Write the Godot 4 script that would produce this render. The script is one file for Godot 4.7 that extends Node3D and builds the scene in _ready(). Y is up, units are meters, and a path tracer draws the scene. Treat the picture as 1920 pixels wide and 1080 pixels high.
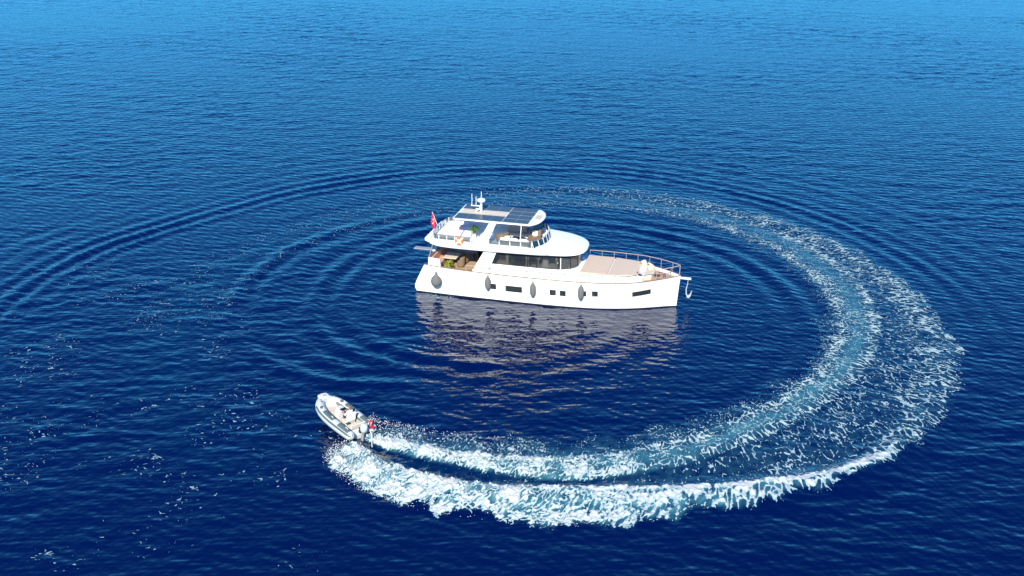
extends Node3D

# ---------------------------------------------------------------- mesh builder
class MB:
	var v := PackedVector3Array()
	func tri(a: Vector3, b: Vector3, c: Vector3) -> void:
		v.append(a); v.append(b); v.append(c)
	func quad(a: Vector3, b: Vector3, c: Vector3, d: Vector3) -> void:
		tri(a, b, c); tri(a, c, d)
	# sections of equal length, rings closed, capped at both ends
	func loft(secs: Array, caps := true, closed := true) -> void:
		var n: int = secs[0].size()
		var m := n if closed else n - 1
		for i in secs.size() - 1:
			var p: PackedVector3Array = secs[i]
			var q: PackedVector3Array = secs[i + 1]
			for j in m:
				var k := (j + 1) % n
				quad(p[j], p[k], q[k], q[j])
		if caps:
			cap(secs[0], true)
			cap(secs[secs.size() - 1], false)
	func cap(r: PackedVector3Array, flip: bool) -> void:
		var c := Vector3.ZERO
		for p in r: c += p
		c /= r.size()
		for j in r.size():
			var k := (j + 1) % r.size()
			if flip: tri(c, r[k], r[j])
			else: tri(c, r[j], r[k])
	# outline in x,z ; rings of [y, inset]
	func prism(o: PackedVector2Array, rings: Array) -> void:
		var secs := []
		for rg in rings:
			var q := inset(o, rg[1])
			var s := PackedVector3Array()
			for p in q: s.append(Vector3(p.x, rg[0], p.y))
			secs.append(s)
		loft(secs, false)
		var t := Geometry2D.triangulate_polygon(inset(o, rings[0][1]))
		var b: PackedVector3Array = secs[0]
		var e: PackedVector3Array = secs[secs.size() - 1]
		# the winding of the side walls decides that of the caps
		var area := 0.0
		for i in o.size():
			var p := o[i]; var w := o[(i + 1) % o.size()]
			area += p.x * w.y - w.x * p.y
		for i in range(0, t.size(), 3):
			var ta := o[t[i]]; var tb := o[t[i + 1]]; var tc := o[t[i + 2]]
			var ccw := (tb - ta).cross(tc - ta) > 0.0
			if ccw == (area > 0.0):
				tri(b[t[i]], b[t[i + 2]], b[t[i + 1]]); tri(e[t[i]], e[t[i + 1]], e[t[i + 2]])
			else:
				tri(b[t[i]], b[t[i + 1]], b[t[i + 2]]); tri(e[t[i]], e[t[i + 2]], e[t[i + 1]])
	func inset(o: PackedVector2Array, d: float) -> PackedVector2Array:
		if d == 0.0: return o
		var area := 0.0
		var n := o.size()
		for i in n:
			var p := o[i]; var w := o[(i + 1) % n]
			area += p.x * w.y - w.x * p.y
		var sg := 1.0 if area > 0.0 else -1.0
		var r := PackedVector2Array()
		for i in n:
			var a := (o[i] - o[(i + n - 1) % n]).normalized()
			var b := (o[(i + 1) % n] - o[i]).normalized()
			var na := Vector2(-a.y, a.x) * sg
			var nb := Vector2(-b.y, b.x) * sg
			var m := (na + nb).normalized()
			r.append(o[i] + m * d / maxf(0.4, m.dot(na)))
		return r
	# bevelled box
	func box(c: Vector3, s: Vector3, bev := 0.02) -> void:
		var h := s * 0.5
		var b := minf(bev, minf(h.x, minf(h.y, h.z)) * 0.7)
		var o := PackedVector2Array([Vector2(h.x, h.z - b), Vector2(h.x - b, h.z), Vector2(b - h.x, h.z), Vector2(-h.x, h.z - b), Vector2(-h.x, b - h.z), Vector2(b - h.x, -h.z), Vector2(h.x - b, -h.z), Vector2(h.x, b - h.z)])
		var secs := []
		for rg in [[-h.y, b], [b - h.y, 0.0], [h.y - b, 0.0], [h.y, b]]:
			var f := Vector2((h.x - rg[1]) / h.x, (h.z - rg[1]) / h.z)
			var q := PackedVector3Array()
			for p in o: q.append(c + Vector3(p.x * f.x, rg[0], p.y * f.y))
			secs.append(q)
		loft(secs)
	func tube(pts: PackedVector3Array, rad, n := 8) -> void:
		var secs := []
		var up := Vector3.UP
		for i in pts.size():
			var t := (pts[mini(i + 1, pts.size() - 1)] - pts[maxi(i - 1, 0)]).normalized()
			if i == 0:
				up = Vector3.UP if absf(t.y) < 0.9 else Vector3.RIGHT
			up = (up - t * up.dot(t)).normalized()
			var sd := t.cross(up)
			var r: float = rad[i] if rad is Array or rad is PackedFloat32Array else rad
			var s := PackedVector3Array()
			for j in n:
				var a := TAU * j / n
				s.append(pts[i] + (up * cos(a) + sd * sin(a)) * r)
			secs.append(s)
		loft(secs)
	# profile of [radius, y], turned about the y axis through o
	func lathe(prof: Array, o: Vector3, n := 16) -> void:
		var secs := []
		for p in prof:
			var s := PackedVector3Array()
			for j in n:
				var a := TAU * j / n
				s.append(o + Vector3(cos(a) * p[0], p[1], sin(a) * p[0]))
			secs.append(s)
		loft(secs)
	func blob(c: Vector3, s: Vector3, n := 14, pw := 1.0) -> void:
		var secs := []
		for i in range(0, 9):
			var t := PI * i / 8.0
			var sec := PackedVector3Array()
			var rr := pow(maxf(sin(t), 0.02), pw)
			var yy := -signf(cos(t)) * pow(absf(cos(t)), pw)
			for j in n:
				var a := TAU * j / n
				sec.append(c + Vector3(signf(cos(a)) * pow(absf(cos(a)), pw) * rr * s.x, yy * s.y, signf(sin(a)) * pow(absf(sin(a)), pw) * rr * s.z))
			secs.append(sec)
		loft(secs)
	func plate(q: PackedVector3Array, d: Vector3) -> void:   # a flat polygon given depth d
		var e := PackedVector3Array()
		for p in q: e.append(p + d)
		loft([q, e])
	func mesh(smooth := 40.0) -> ArrayMesh:
		var vol := 0.0
		var c := Vector3.ZERO
		for p in v: c += p
		c /= maxi(1, v.size())
		for i in range(0, v.size(), 3):
			vol += (v[i] - c).dot((v[i + 1] - c).cross(v[i + 2] - c))
		var nf := v.size() / 3
		var fn := PackedVector3Array(); fn.resize(nf)
		for f in nf:
			if vol < 0.0:
				var t := v[f * 3 + 1]; v[f * 3 + 1] = v[f * 3 + 2]; v[f * 3 + 2] = t
			fn[f] = (v[f * 3 + 1] - v[f * 3]).cross(v[f * 3 + 2] - v[f * 3])
		var at := {}
		for i in v.size():
			var k := Vector3i((v[i] * 2000.0).round())
			if at.has(k): at[k].append(i / 3)
			else: at[k] = [i / 3]
		var cs := cos(deg_to_rad(smooth))
		var out := PackedVector3Array()
		var nr := PackedVector3Array()
		for f in nf:
			var me := fn[f].normalized()
			if fn[f].length_squared() < 1e-14: continue
			for s in [0, 2, 1]:
				var p := v[f * 3 + s]
				var n := Vector3.ZERO
				for g in at[Vector3i((p * 2000.0).round())]:
					if fn[g].normalized().dot(me) >= cs: n += fn[g]
				out.append(p); nr.append(n.normalized() if n.length() > 1e-12 else me)
		var ar := []
		ar.resize(Mesh.ARRAY_MAX)
		ar[Mesh.ARRAY_VERTEX] = out
		ar[Mesh.ARRAY_NORMAL] = nr
		var m := ArrayMesh.new()
		m.add_surface_from_arrays(Mesh.PRIMITIVE_TRIANGLES, ar)
		return m

# ---------------------------------------------------------------- helpers
var names := {}
var M := {}
var YT := Transform3D()
var rng := RandomNumberGenerator.new()

func numbered(n: String) -> String:
	if not names.has(n):
		names[n] = 0
		return n
	names[n] += 1
	return "%s_%03d" % [n, names[n]]

func lin(r: float, g: float, b: float) -> Color:
	return Color(r, g, b).linear_to_srgb()

func mat(n: String, c: Color, rough := 0.5, metal := 0.0, spec := 0.5) -> StandardMaterial3D:
	var m := StandardMaterial3D.new()
	m.resource_name = n
	m.albedo_color = c
	m.roughness = rough
	m.metallic = metal
	m.metallic_specular = spec
	M[n] = m
	return m

func grain(m: StandardMaterial3D, freq: float, lo: float, scale: Vector3, seed_: int) -> void:
	var fn := FastNoiseLite.new()
	fn.seed = seed_
	fn.frequency = freq
	fn.fractal_octaves = 4
	var nt := NoiseTexture2D.new()
	nt.width = 256; nt.height = 256; nt.seamless = true; nt.noise = fn
	var gr := Gradient.new()
	gr.set_color(0, Color(lo, lo, lo)); gr.set_color(1, Color.WHITE)
	nt.color_ramp = gr
	m.albedo_texture = nt
	m.uv1_triplanar = true
	m.uv1_scale = scale

func part(parent: Node3D, called: String, mb: MB, m: Material, smooth := 40.0) -> MeshInstance3D:
	var o := MeshInstance3D.new()
	o.name = called
	o.mesh = mb.mesh(smooth)
	o.material_override = m
	parent.add_child(o, true)
	return o

func shared(parent: Node3D, called: String, ms: Mesh, m: Material, t := Transform3D()) -> MeshInstance3D:
	var o := MeshInstance3D.new()
	o.name = called
	o.mesh = ms
	o.material_override = m
	o.transform = t
	parent.add_child(o, true)
	return o

func tag(o: Node, label: String, category: String, group := "") -> void:
	o.set_meta("label", label)
	o.set_meta("category", category)
	if group: o.set_meta("group", group)

func thing(called: String, label: String, category: String, t: Transform3D, group := "") -> Node3D:
	var o := Node3D.new()
	o.name = numbered(called)
	add_child(o)
	o.transform = t
	tag(o, label, category, group)
	return o

# a place on the yacht
func on_yacht(p: Vector3, turn := 0.0) -> Transform3D:
	return YT * Transform3D(Basis(Vector3.UP, turn), p)

# table of [x, value] pairs, smooth between them
func tab(t: Array, x: float) -> float:
	var n := t.size()
	if x <= t[0][0]: return t[0][1]
	if x >= t[n - 1][0]: return t[n - 1][1]
	for i in n - 1:
		if x <= t[i + 1][0]:
			var u: float = (x - t[i][0]) / (t[i + 1][0] - t[i][0])
			var d: float = t[i + 1][0] - t[i][0]
			var m0: float
			var m1: float
			if i > 0: m0 = (t[i + 1][1] - t[i - 1][1]) / (t[i + 1][0] - t[i - 1][0]) * d
			else: m0 = t[1][1] - t[0][1]
			if i < n - 2: m1 = (t[i + 2][1] - t[i][1]) / (t[i + 2][0] - t[i][0]) * d
			else: m1 = t[i + 1][1] - t[i][1]
			var u2 := u * u
			var u3 := u2 * u
			return (2 * u3 - 3 * u2 + 1) * t[i][1] + (u3 - 2 * u2 + u) * m0 + (-2 * u3 + 3 * u2) * t[i + 1][1] + (u3 - u2) * m1
	return 0.0

func ltab(t: Array, x: float) -> float:
	if x <= t[0][0]: return t[0][1]
	for i in t.size() - 1:
		if x <= t[i + 1][0]:
			return lerpf(t[i][1], t[i + 1][1], (x - t[i][0]) / (t[i + 1][0] - t[i][0]))
	return t[t.size() - 1][1]

# ---------------------------------------------------------------- start
func _ready() -> void:
	rng.seed = 7
	# camera: a drone 37 m above the sea
	var cam := Camera3D.new()
	cam.name = "camera"
	cam.position = Vector3(-0.8, 37.21, 87.8)
	cam.rotation_degrees = Vector3(-22.457, 0, 0)
	cam.fov = 28.85
	cam.near = 1.0
	cam.far = 12000.0
	cam.current = true
	add_child(cam)
	# sky and exposure
	var env := Environment.new()
	env.background_mode = Environment.BG_SKY
	var sky := Sky.new()
	var sm := ProceduralSkyMaterial.new()
	sm.sky_top_color = lin(0.001, 0.028, 0.23)
	sm.sky_horizon_color = lin(0.085, 0.50, 0.92)
	sm.sky_curve = 0.2
	sm.sky_energy_multiplier = 1.19
	sm.ground_bottom_color = lin(0.0, 0.02, 0.10)
	sm.ground_horizon_color = lin(0.10, 0.30, 0.55)
	sm.sun_angle_max = 1.0
	sky.sky_material = sm
	env.sky = sky
	env.background_energy_multiplier = 1.0
	env.tonemap_mode = Environment.TONE_MAPPER_LINEAR
	env.tonemap_exposure = 1.5
	env.sdfgi_enabled = true
	env.ssao_enabled = true
	env.ssil_enabled = true
	var we := WorldEnvironment.new()
	we.name = "world"
	we.environment = env
	add_child(we)
	var sun := DirectionalLight3D.new()
	sun.name = "sun"
	sun.light_color = Color(1.0, 0.992, 0.93)
	sun.light_energy = 1.6
	sun.light_angular_distance = 0.5
	sun.shadow_enabled = true
	add_child(sun)
	sun.look_at_from_position(Vector3.ZERO, Vector3(0.33, -1.95, -2.76))
	YT = Transform3D(Basis(Vector3.UP, deg_to_rad(-15.0)), Vector3(-8.175, 0.0, -3.795))
	materials()
	sea()
	yacht()
	tender()
	yacht_things()
	foam()
	spray()

func materials() -> void:
	mat("gelcoat", lin(0.80, 0.80, 0.79), 0.22)
	mat("gelcoat_matt", lin(0.62, 0.61, 0.58), 0.5)
	mat("antifouling", lin(0.012, 0.014, 0.02), 0.5)
	mat("teak_rail", lin(0.20, 0.13, 0.085), 0.5)
	mat("teak", lin(0.58, 0.38, 0.24), 0.7)
	grain(M.teak, 0.02, 0.72, Vector3(0.4, 3.0, 3.0), 3)
	mat("teak_dark", lin(0.16, 0.085, 0.05), 0.6)
	grain(M.teak_dark, 0.02, 0.6, Vector3(0.4, 3.0, 3.0), 4)
	mat("steel", lin(0.62, 0.61, 0.60), 0.25, 1.0)
	mat("rail_paint", lin(0.40, 0.33, 0.29), 0.35)
	mat("black", lin(0.012, 0.012, 0.014), 0.4)
	mat("frame_dark", lin(0.012, 0.012, 0.014), 0.4)
	mat("frame_grey", lin(0.28, 0.28, 0.29), 0.4)
	mat("fender_cloth", lin(0.19, 0.19, 0.185), 0.95)
	grain(M.fender_cloth, 0.06, 0.7, Vector3(1.5, 1.5, 1.5), 9)
	mat("rope", lin(0.30, 0.29, 0.27), 0.9)
	mat("solar", lin(0.055, 0.08, 0.11), 0.25, 0.0, 0.3)
	mat("solar_frame", lin(0.30, 0.33, 0.36), 0.4)
	mat("canvas", lin(0.62, 0.54, 0.45), 0.9)
	grain(M.canvas, 0.03, 0.86, Vector3(0.8, 0.8, 0.8), 12)
	mat("pad_tan", lin(0.60, 0.475, 0.365), 0.9)
	grain(M.pad_tan, 0.012, 0.95, Vector3(0.5, 0.5, 1.2), 13)
	mat("cushion_cream", lin(0.58, 0.50, 0.385), 0.9)
	mat("cushion_white", lin(0.78, 0.74, 0.68), 0.9)
	mat("cushion_salmon", lin(0.58, 0.30, 0.20), 0.9)
	mat("wicker", lin(0.42, 0.28, 0.17), 0.75)
	grain(M.wicker, 0.12, 0.45, Vector3(2, 2, 2), 15)
	mat("wicker_dark", lin(0.09, 0.055, 0.04), 0.75)
	grain(M.wicker_dark, 0.12, 0.45, Vector3(2, 2, 2), 16)
	mat("navy", lin(0.02, 0.025, 0.055), 0.8)
	mat("wood_interior", lin(0.16, 0.10, 0.06), 0.5)
	mat("curtain", lin(0.62, 0.57, 0.50), 0.95)
	mat("blind", lin(0.42, 0.40, 0.36), 0.95)
	mat("leaf", lin(0.06, 0.15, 0.03), 0.55)
	mat("leaf_yellow", lin(0.22, 0.26, 0.03), 0.55)
	mat("pot", lin(0.70, 0.68, 0.64), 0.5)
	mat("soil", lin(0.05, 0.035, 0.025), 0.95)
	mat("orange", lin(0.75, 0.19, 0.04), 0.5)
	mat("red_cloth", lin(0.62, 0.012, 0.03), 0.85)
	mat("white_cloth", lin(0.82, 0.82, 0.82), 0.85)
	mat("galvanised", lin(0.55, 0.56, 0.57), 0.45, 0.4)
	mat("hypalon", lin(0.50, 0.52, 0.51), 0.55)
	mat("hypalon_grey", lin(0.085, 0.12, 0.125), 0.75)
	mat("seat_beige", lin(0.56, 0.50, 0.41), 0.7)
	mat("cushion_grey", lin(0.19, 0.18, 0.165), 0.85)
	mat("cowl", lin(0.48, 0.56, 0.60), 0.3)
	mat("screen_black", lin(0.01, 0.01, 0.012), 0.15)
	mat("port_glass", lin(0.03, 0.033, 0.036), 0.08)
	var g := mat("glass_tint", lin(0.03, 0.035, 0.04), 0.03)
	g.transparency = BaseMaterial3D.TRANSPARENCY_ALPHA
	g.albedo_color.a = 0.4
	g = mat("glass_clear", lin(0.10, 0.13, 0.14), 0.03)
	g.transparency = BaseMaterial3D.TRANSPARENCY_ALPHA
	g.albedo_color.a = 0.5
	g = mat("glass_dark", lin(0.012, 0.03, 0.045), 0.03)
	g.transparency = BaseMaterial3D.TRANSPARENCY_ALPHA
	g.albedo_color.a = 0.8
	for k in ["leaf", "leaf_yellow"]:
		M[k].backlight_enabled = true
		M[k].backlight = M[k].albedo_color

# ---------------------------------------------------------------- the sea
# age: degrees back along the tender's circular track, 0 at its stern; r: metres from the middle of the circle
const T0 := 117.0
const CORE := [[0, 25.2], [18, 26.3], [32, 27.2], [45, 27.2], [61, 26.8], [77, 26.8], [92, 27.2], [103, 27.6], [117, 27.9], [132, 28.3], [150, 29.0], [165, 29.2], [181, 28.8], [204, 27.8], [223, 26.8], [256, 26.6], [279, 27.3], [304, 28.2], [322, 29.3], [360, 30.5]]
const CORE_W := [[0, 0.4], [12, 0.55], [20, 0.7], [30, 1.0], [60, 1.35], [90, 1.5], [120, 1.8], [150, 2.2], [200, 2.6], [260, 3.0], [360, 3.5]]
const CORE_D := [[0, 0.95], [20, 0.86], [34, 0.72], [60, 0.52], [95, 0.47], [130, 0.4], [155, 0.31], [185, 0.2], [215, 0.12], [250, 0.07], [300, 0.06], [340, 0.06], [360, 0.05]]
const INNER := [[0, 23.6], [12, 23.4], [30, 23.6], [50, 23.4], [64, 23.6], [80, 24.2], [100, 24.7], [117, 25.0], [140, 25.3], [165, 26.0], [200, 25.0], [360, 25.0]]
const INNER_D := [[0, 0.42], [15, 0.33], [30, 0.31], [50, 0.28], [75, 0.27], [100, 0.25], [130, 0.18], [160, 0.11], [200, 0.06], [260, 0.03], [360, 0.04]]
const OUT_IN := [[0, 26.5], [4, 27.1], [8, 28.2], [12, 28.9], [18, 29.5], [24, 29.9], [30, 30.0], [38, 30.4], [46, 31.4], [55, 32.7], [62, 33.6], [69, 34.2], [80, 33.8], [100, 33.2], [120, 32.4], [140, 32.2], [160, 31.6], [200, 31.0], [360, 31.0]]
const OUT := [[0, 28.3], [3, 29.6], [6, 30.6], [10, 31.5], [15, 32.3], [24, 32.9], [35, 34.0], [46, 34.3], [55, 34.4], [69, 35.2], [85, 35.4], [100, 35.0], [114, 34.3], [130, 34.1], [150, 34.0], [163, 33.3], [176, 33.2], [204, 32.5], [220, 32.6], [260, 33.0], [360, 34.0]]
const OUT_D := [[0, 0.98], [10, 0.94], [20, 0.84], [32, 0.72], [48, 0.66], [58, 0.68], [68, 0.46], [80, 0.35], [100, 0.33], [118, 0.33], [140, 0.29], [156, 0.24], [172, 0.21], [190, 0.13], [205, 0.08], [225, 0.03], [360, 0.0]]
const MID_D := [[0, 0.03], [20, 0.06], [30, 0.11], [44, 0.16], [60, 0.2], [85, 0.21], [110, 0.19], [130, 0.15], [160, 0.1], [190, 0.05], [230, 0.02], [360, 0.01]]
const CREST_H := [[0, 0.28], [8, 0.5], [30, 0.52], [50, 0.38], [68, 0.22], [85, 0.12], [120, 0.08], [180, 0.05], [360, 0.0]]
const RING_OUT := [[60, 37.2], [100, 37.4], [130, 37.2], [151, 37.0], [171, 37.6], [186, 38.3], [204, 38.6], [242, 38.4], [259, 38.6], [271, 39.9], [287, 42.3], [330, 46.0], [360, 48.0]]
const RING_IN := [[40, 24.6], [60, 24.2], [120, 22.6], [190, 20.4], [250, 18.6], [320, 16.6], [420, 13.5], [500, 11.5]]
const RING_IN2 := [[220, 24.6], [250, 24.2], [290, 24.0], [319, 22.9], [336, 21.3], [352, 18.9], [366, 16.3], [385, 13.6], [400, 12.0]]

var wk := PackedFloat32Array()   # kx, kz, phase, amplitude of each wave
var tabs := {}
var choppy := FastNoiseLite.new()
var patchy := FastNoiseLite.new()

func fill_tabs() -> void:
	for n in ["CORE", "CORE_W", "CORE_D", "INNER", "INNER_D", "OUT_IN", "OUT", "OUT_D", "MID_D", "CREST_H", "RING_OUT", "RING_IN", "RING_IN2"]:
		var src: Array = {"CORE": CORE, "CORE_W": CORE_W, "CORE_D": CORE_D, "INNER": INNER, "INNER_D": INNER_D, "OUT_IN": OUT_IN, "OUT": OUT, "OUT_D": OUT_D, "MID_D": MID_D, "CREST_H": CREST_H, "RING_OUT": RING_OUT, "RING_IN": RING_IN, "RING_IN2": RING_IN2}[n]
		var p := PackedFloat32Array()
		for i in 1442: p.append(tab(src, i * 0.5))
		tabs[n] = p

func tk(n: String, a: float) -> float:
	var p: PackedFloat32Array = tabs[n]
	var f := clampf(a * 2.0, 0.0, 1440.0)
	var i := int(f)
	return lerpf(p[i], p[i + 1], f - i)

var rough := FastNoiseLite.new()
var bend := FastNoiseLite.new()

func waves() -> void:
	var r := RandomNumberGenerator.new()
	r.seed = 21
	var n := 13
	for i in n:
		var u := (i + r.randf()) / n
		var lam := 0.95 * pow(9.0, pow(u, 1.3))      # more short ones than long ones
		# a wind sea from one side, crossed by a weaker one
		var dir := PI / 2 + (0.22 + r.randfn() * 0.4 if i % 3 else -0.75 + r.randfn() * 0.35)
		var k := TAU / lam
		var slope := 0.0148 * r.randf_range(0.6, 1.4) * (0.6 if lam > 4.0 else 1.0)
		wk.append_array([k * cos(dir), k * sin(dir), r.randf() * TAU, slope / k])
	fine.seed = 4; fine.frequency = 5.2; fine.fractal_octaves = 3
	broad.seed = 6; broad.frequency = 0.16; broad.fractal_octaves = 3
	bump.seed = 14; bump.frequency = 1.4; bump.fractal_octaves = 3
	choppy.seed = 5; choppy.frequency = 0.9; choppy.fractal_octaves = 3
	patchy.seed = 8; patchy.frequency = 0.02; patchy.fractal_octaves = 4; patchy.fractal_gain = 0.6
	rough.seed = 19; rough.frequency = 0.42; rough.fractal_octaves = 3; rough.fractal_gain = 0.55
	bend.seed = 23; bend.frequency = 0.11; bend.fractal_octaves = 2

func ring(q: float, lam: float, width: float) -> float:
	return sin(TAU * q / lam) * exp(-q * q / (width * width))

func sea_h(x: float, z: float) -> float:
	var xb := x + 1.1 * bend.get_noise_2d(x, z)
	var zb := z + 1.1 * bend.get_noise_2d(x + 400.0, z)
	var w := wk
	var h := 0.0
	for i in range(0, 52, 4):
		h += w[i + 3] * sin(w[i] * xb + w[i + 1] * zb + w[i + 2])
	h += 0.045 * rough.get_noise_2d(x * 0.6 + z * 0.15, z * 1.4)
	# gusts and slicks
	h *= clampf(0.85 + 1.4 * patchy.get_noise_2d(x * 0.6, z), 0.3, 1.6)
	var r2 := x * x + z * z
	if r2 > 4900.0: return h
	var r := sqrt(r2)
	var a := fposmod(T0 - rad_to_deg(atan2(z, x)), 360.0)
	return h + wake_h(x, z, r, a)

func wake_h(x: float, z: float, r: float, a: float) -> float:
	var h := 0.0
	# waves running outwards
	if r > 30.0:
		var g := smoothstep(70.0, 150.0, a) * (1.0 - smoothstep(300.0, 356.0, a))
		if g > 0.0:
			var q := r - tk("RING_OUT", a) + 0.5 * patchy.get_noise_2d(x * 2.0 + 90.0, z * 2.0)
			g *= 0.8 + 0.9 * patchy.get_noise_2d(x * 2.0, z * 2.0 + 60.0)
			h += g * 0.08 * ring(q, 2.2, 2.6)
			h += g * 0.024 * ring(q - 7.0, 2.7, 5.0)
	else:
		# and inwards, towards the yacht
		var br := 0.75 + 1.1 * patchy.get_noise_2d(x * 2.4, z * 2.4 + 160.0)
		r += 0.7 * patchy.get_noise_2d(x * 2.0 + 290.0, z * 2.0)
		for lap in [0.0, 360.0]:
			var b: float = a + lap
			if b > 45.0 and b < 500.0:
				var g1 := smoothstep(45.0, 100.0, b) * (1.0 - smoothstep(380.0, 480.0, b))
				h += br * g1 * 0.085 * ring(r - tk("RING_IN", b), 2.6, 3.0)
			if b > 220.0 and b < 400.0:
				var g2 := smoothstep(220.0, 270.0, b) * (1.0 - smoothstep(366.0, 398.0, b))
				h += br * g2 * 0.105 * ring(r - tk("RING_IN2", b), 2.8, 2.2)
		return h if r < 20.5 else h + track_h(x, z, sqrt(x * x + z * z), a)
	return h + track_h(x, z, r, a)

func track_h(x: float, z: float, r: float, a: float) -> float:
	var h := 0.0
	if r > 21.0 and r < 40.0:
		var fade := smoothstep(-1.0, 6.0, a) * (1.0 - smoothstep(200.0, 300.0, a))
		if fade > 0.0:
			var young := exp(-a / 60.0)
			# the breaking outer wave and the hollow inside it
			var ch := tk("CREST_H", a)
			var oi := tk("OUT_IN", a) + 0.35
			var q2 := r - oi
			h += fade * ch * (exp(-q2 * q2 / 0.5) if q2 < 0.0 else exp(-q2 * q2 / 3.2))
			var q3 := r - oi + 1.9
			h -= fade * ch * 0.55 * exp(-q3 * q3 / 1.1)
			# the wash itself: churned water
			var cr := tk("CORE", a)
			var cw := tk("CORE_W", a)
			var q4 := (r - cr) / cw
			var e4 := exp(-q4 * q4)
			h += fade * young * 0.14 * e4
			var o2 := tk("OUT", a)
			var band := smoothstep(cr - cw * 2.2, cr - cw, r) * (1.0 - smoothstep(o2 - 0.5, o2 + 0.4, r))
			if band > 0.0:
				h += fade * band * (0.035 + 0.08 * young) * choppy.get_noise_2d(x, z)
	return h

func axis(steps: Array) -> PackedFloat32Array:
	# [from, to, first step, last step] pieces
	var o := PackedFloat32Array()
	for s in steps:
		var p: float = s[0]
		var sg := signf(s[1] - s[0])
		while (s[1] - p) * sg > 0.001:
			o.append(p)
			var u: float = absf(p - s[0]) / absf(s[1] - s[0])
			p += sg * lerpf(s[2], s[3], u)
	o.append(steps[steps.size() - 1][1])
	return o

func ripple_map() -> ImageTexture:
	# slopes of short ripples over a square of RIPPLE metres that repeats
	var n := 512
	var r := RandomNumberGenerator.new()
	r.seed = 33
	var cnt := 36
	var w := PackedFloat32Array()
	for i in cnt:
		var lam := 0.24 * pow(5.5, float(i) / cnt)
		var dir := PI / 2 + 0.15 + r.randfn() * 0.6
		var ix := roundf(cos(dir) * RIPPLE / lam)
		var iz := roundf(sin(dir) * RIPPLE / lam)
		var k := sqrt(ix * ix + iz * iz)
		var sl := RIPPLE_SLOPE * (0.75 if lam < 0.4 else 1.0)
		w.append_array([TAU * ix / n, TAU * iz / n, r.randf() * TAU, ix / k * sl, iz / k * sl])
	var g := in_rows(n, func(j: int) -> PackedFloat32Array: return ripple_row(w, n, j))
	var b := PackedByteArray(); b.resize(n * n * 3)
	for i in n * n:
		var x := -g[i * 2]
		var y := -g[i * 2 + 1]
		var l := 1.0 / sqrt(1.0 + x * x + y * y)
		b[i * 3] = int(clampf((x * l * 0.5 + 0.5) * 255.0 + 0.5, 0, 255))
		b[i * 3 + 1] = int(clampf((-y * l * 0.5 + 0.5) * 255.0 + 0.5, 0, 255))
		b[i * 3 + 2] = int(clampf((l * 0.5 + 0.5) * 255.0, 0, 255))
	return ImageTexture.create_from_image(Image.create_from_data(n, n, false, Image.FORMAT_RGB8, b))

const RIPPLE_SLOPE := 0.0185

func ripple_row(w: PackedFloat32Array, n: int, j: int) -> PackedFloat32Array:
	var o := PackedFloat32Array()
	o.resize(n * 2)
	for q in range(0, w.size(), 5):
		var kx := w[q]
		var p := w[q + 1] * j + w[q + 2]
		var ax := w[q + 3]
		var az := w[q + 4]
		for i in n:
			var c := cos(kx * i + p)
			o[i * 2] += c * ax
			o[i * 2 + 1] += c * az
	return o

const DEEP := Color(0.0002, 0.0042, 0.040)
const MILKY := Color(0.042, 0.16, 0.20)
const PALE := Color(0.20, 0.31, 0.34)

func milky(x: float, z: float) -> float:
	# bubbles stirred into the water along the track
	var r2 := x * x + z * z
	if r2 < 470.0 or r2 > 1400.0: return 0.0
	var r := sqrt(r2)
	var a := fposmod(T0 - rad_to_deg(atan2(z, x)), 360.0)
	var cr := tk("CORE", a)
	var cw := tk("CORE_W", a)
	var w := choppy.get_noise_2d(x * 0.35 + 40.0, z * 0.35) * 0.5
	var fine_w := choppy.get_noise_2d(x * 1.5, z * 1.5)
	var q := (r - cr) / cw + w * 0.6
	var s := smoothstep(0.0, 12.0, a)
	var m := exp(-pow(absf(q) * 1.5, 2.3)) * s * (0.85 + 0.9 * w) * ltab([[0, 0.35], [30, 0.58], [90, 0.56], [140, 0.34], [170, 0.22], [200, 0.12], [270, 0.05], [340, 0.02], [360, 0]], a)
	var sa := deg_to_rad(a) * 29.0
	var oo := tk("OUT", a) - 0.25 + (broad.get_noise_2d(sa * 1.6, 300.0) * 1.3 + fine.get_noise_2d(sa * 0.16, 80.0) * 0.7) * (0.75 if a > 12.0 else 0.4)
	var ri := tk("INNER", a) + 0.5 + broad.get_noise_2d(sa * 1.3, 500.0) * 1.4
	var d := density(r, [cr, cw, tk("CORE_D", a), ri, tk("INNER_D", a), tk("OUT_IN", a), oo, tk("OUT_D", a), tk("MID_D", a), a])
	m = maxf(m * (1.0 + 0.5 * fine_w), d * (0.7 + 0.9 * fine_w + 0.6 * w) * lerpf(1.0, 0.5, smoothstep(35.0, 80.0, a)))
	return clampf(m, 0.0, 1.0)

func tint(t: float) -> Color:
	return DEEP.lerp(MILKY, t / 0.6) if t < 0.6 else MILKY.lerp(PALE, (t - 0.6) / 0.4)

const RIPPLE := 12.0

# runs f(row) for every row on all cores and joins the results in order
func in_rows(n: int, f: Callable) -> PackedFloat32Array:
	var rows := []
	rows.resize(n)
	var id := WorkerThreadPool.add_group_task(func(j: int) -> void: rows[j] = f.call(j), n)
	WorkerThreadPool.wait_for_group_task_completion(id)
	var o := PackedFloat32Array()
	for r in rows: o.append_array(r)
	return o

var grid_h := PackedFloat32Array()
var grid_x := PackedFloat32Array()
var grid_z := PackedFloat32Array()
var gi := 0
var gj := 0

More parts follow.
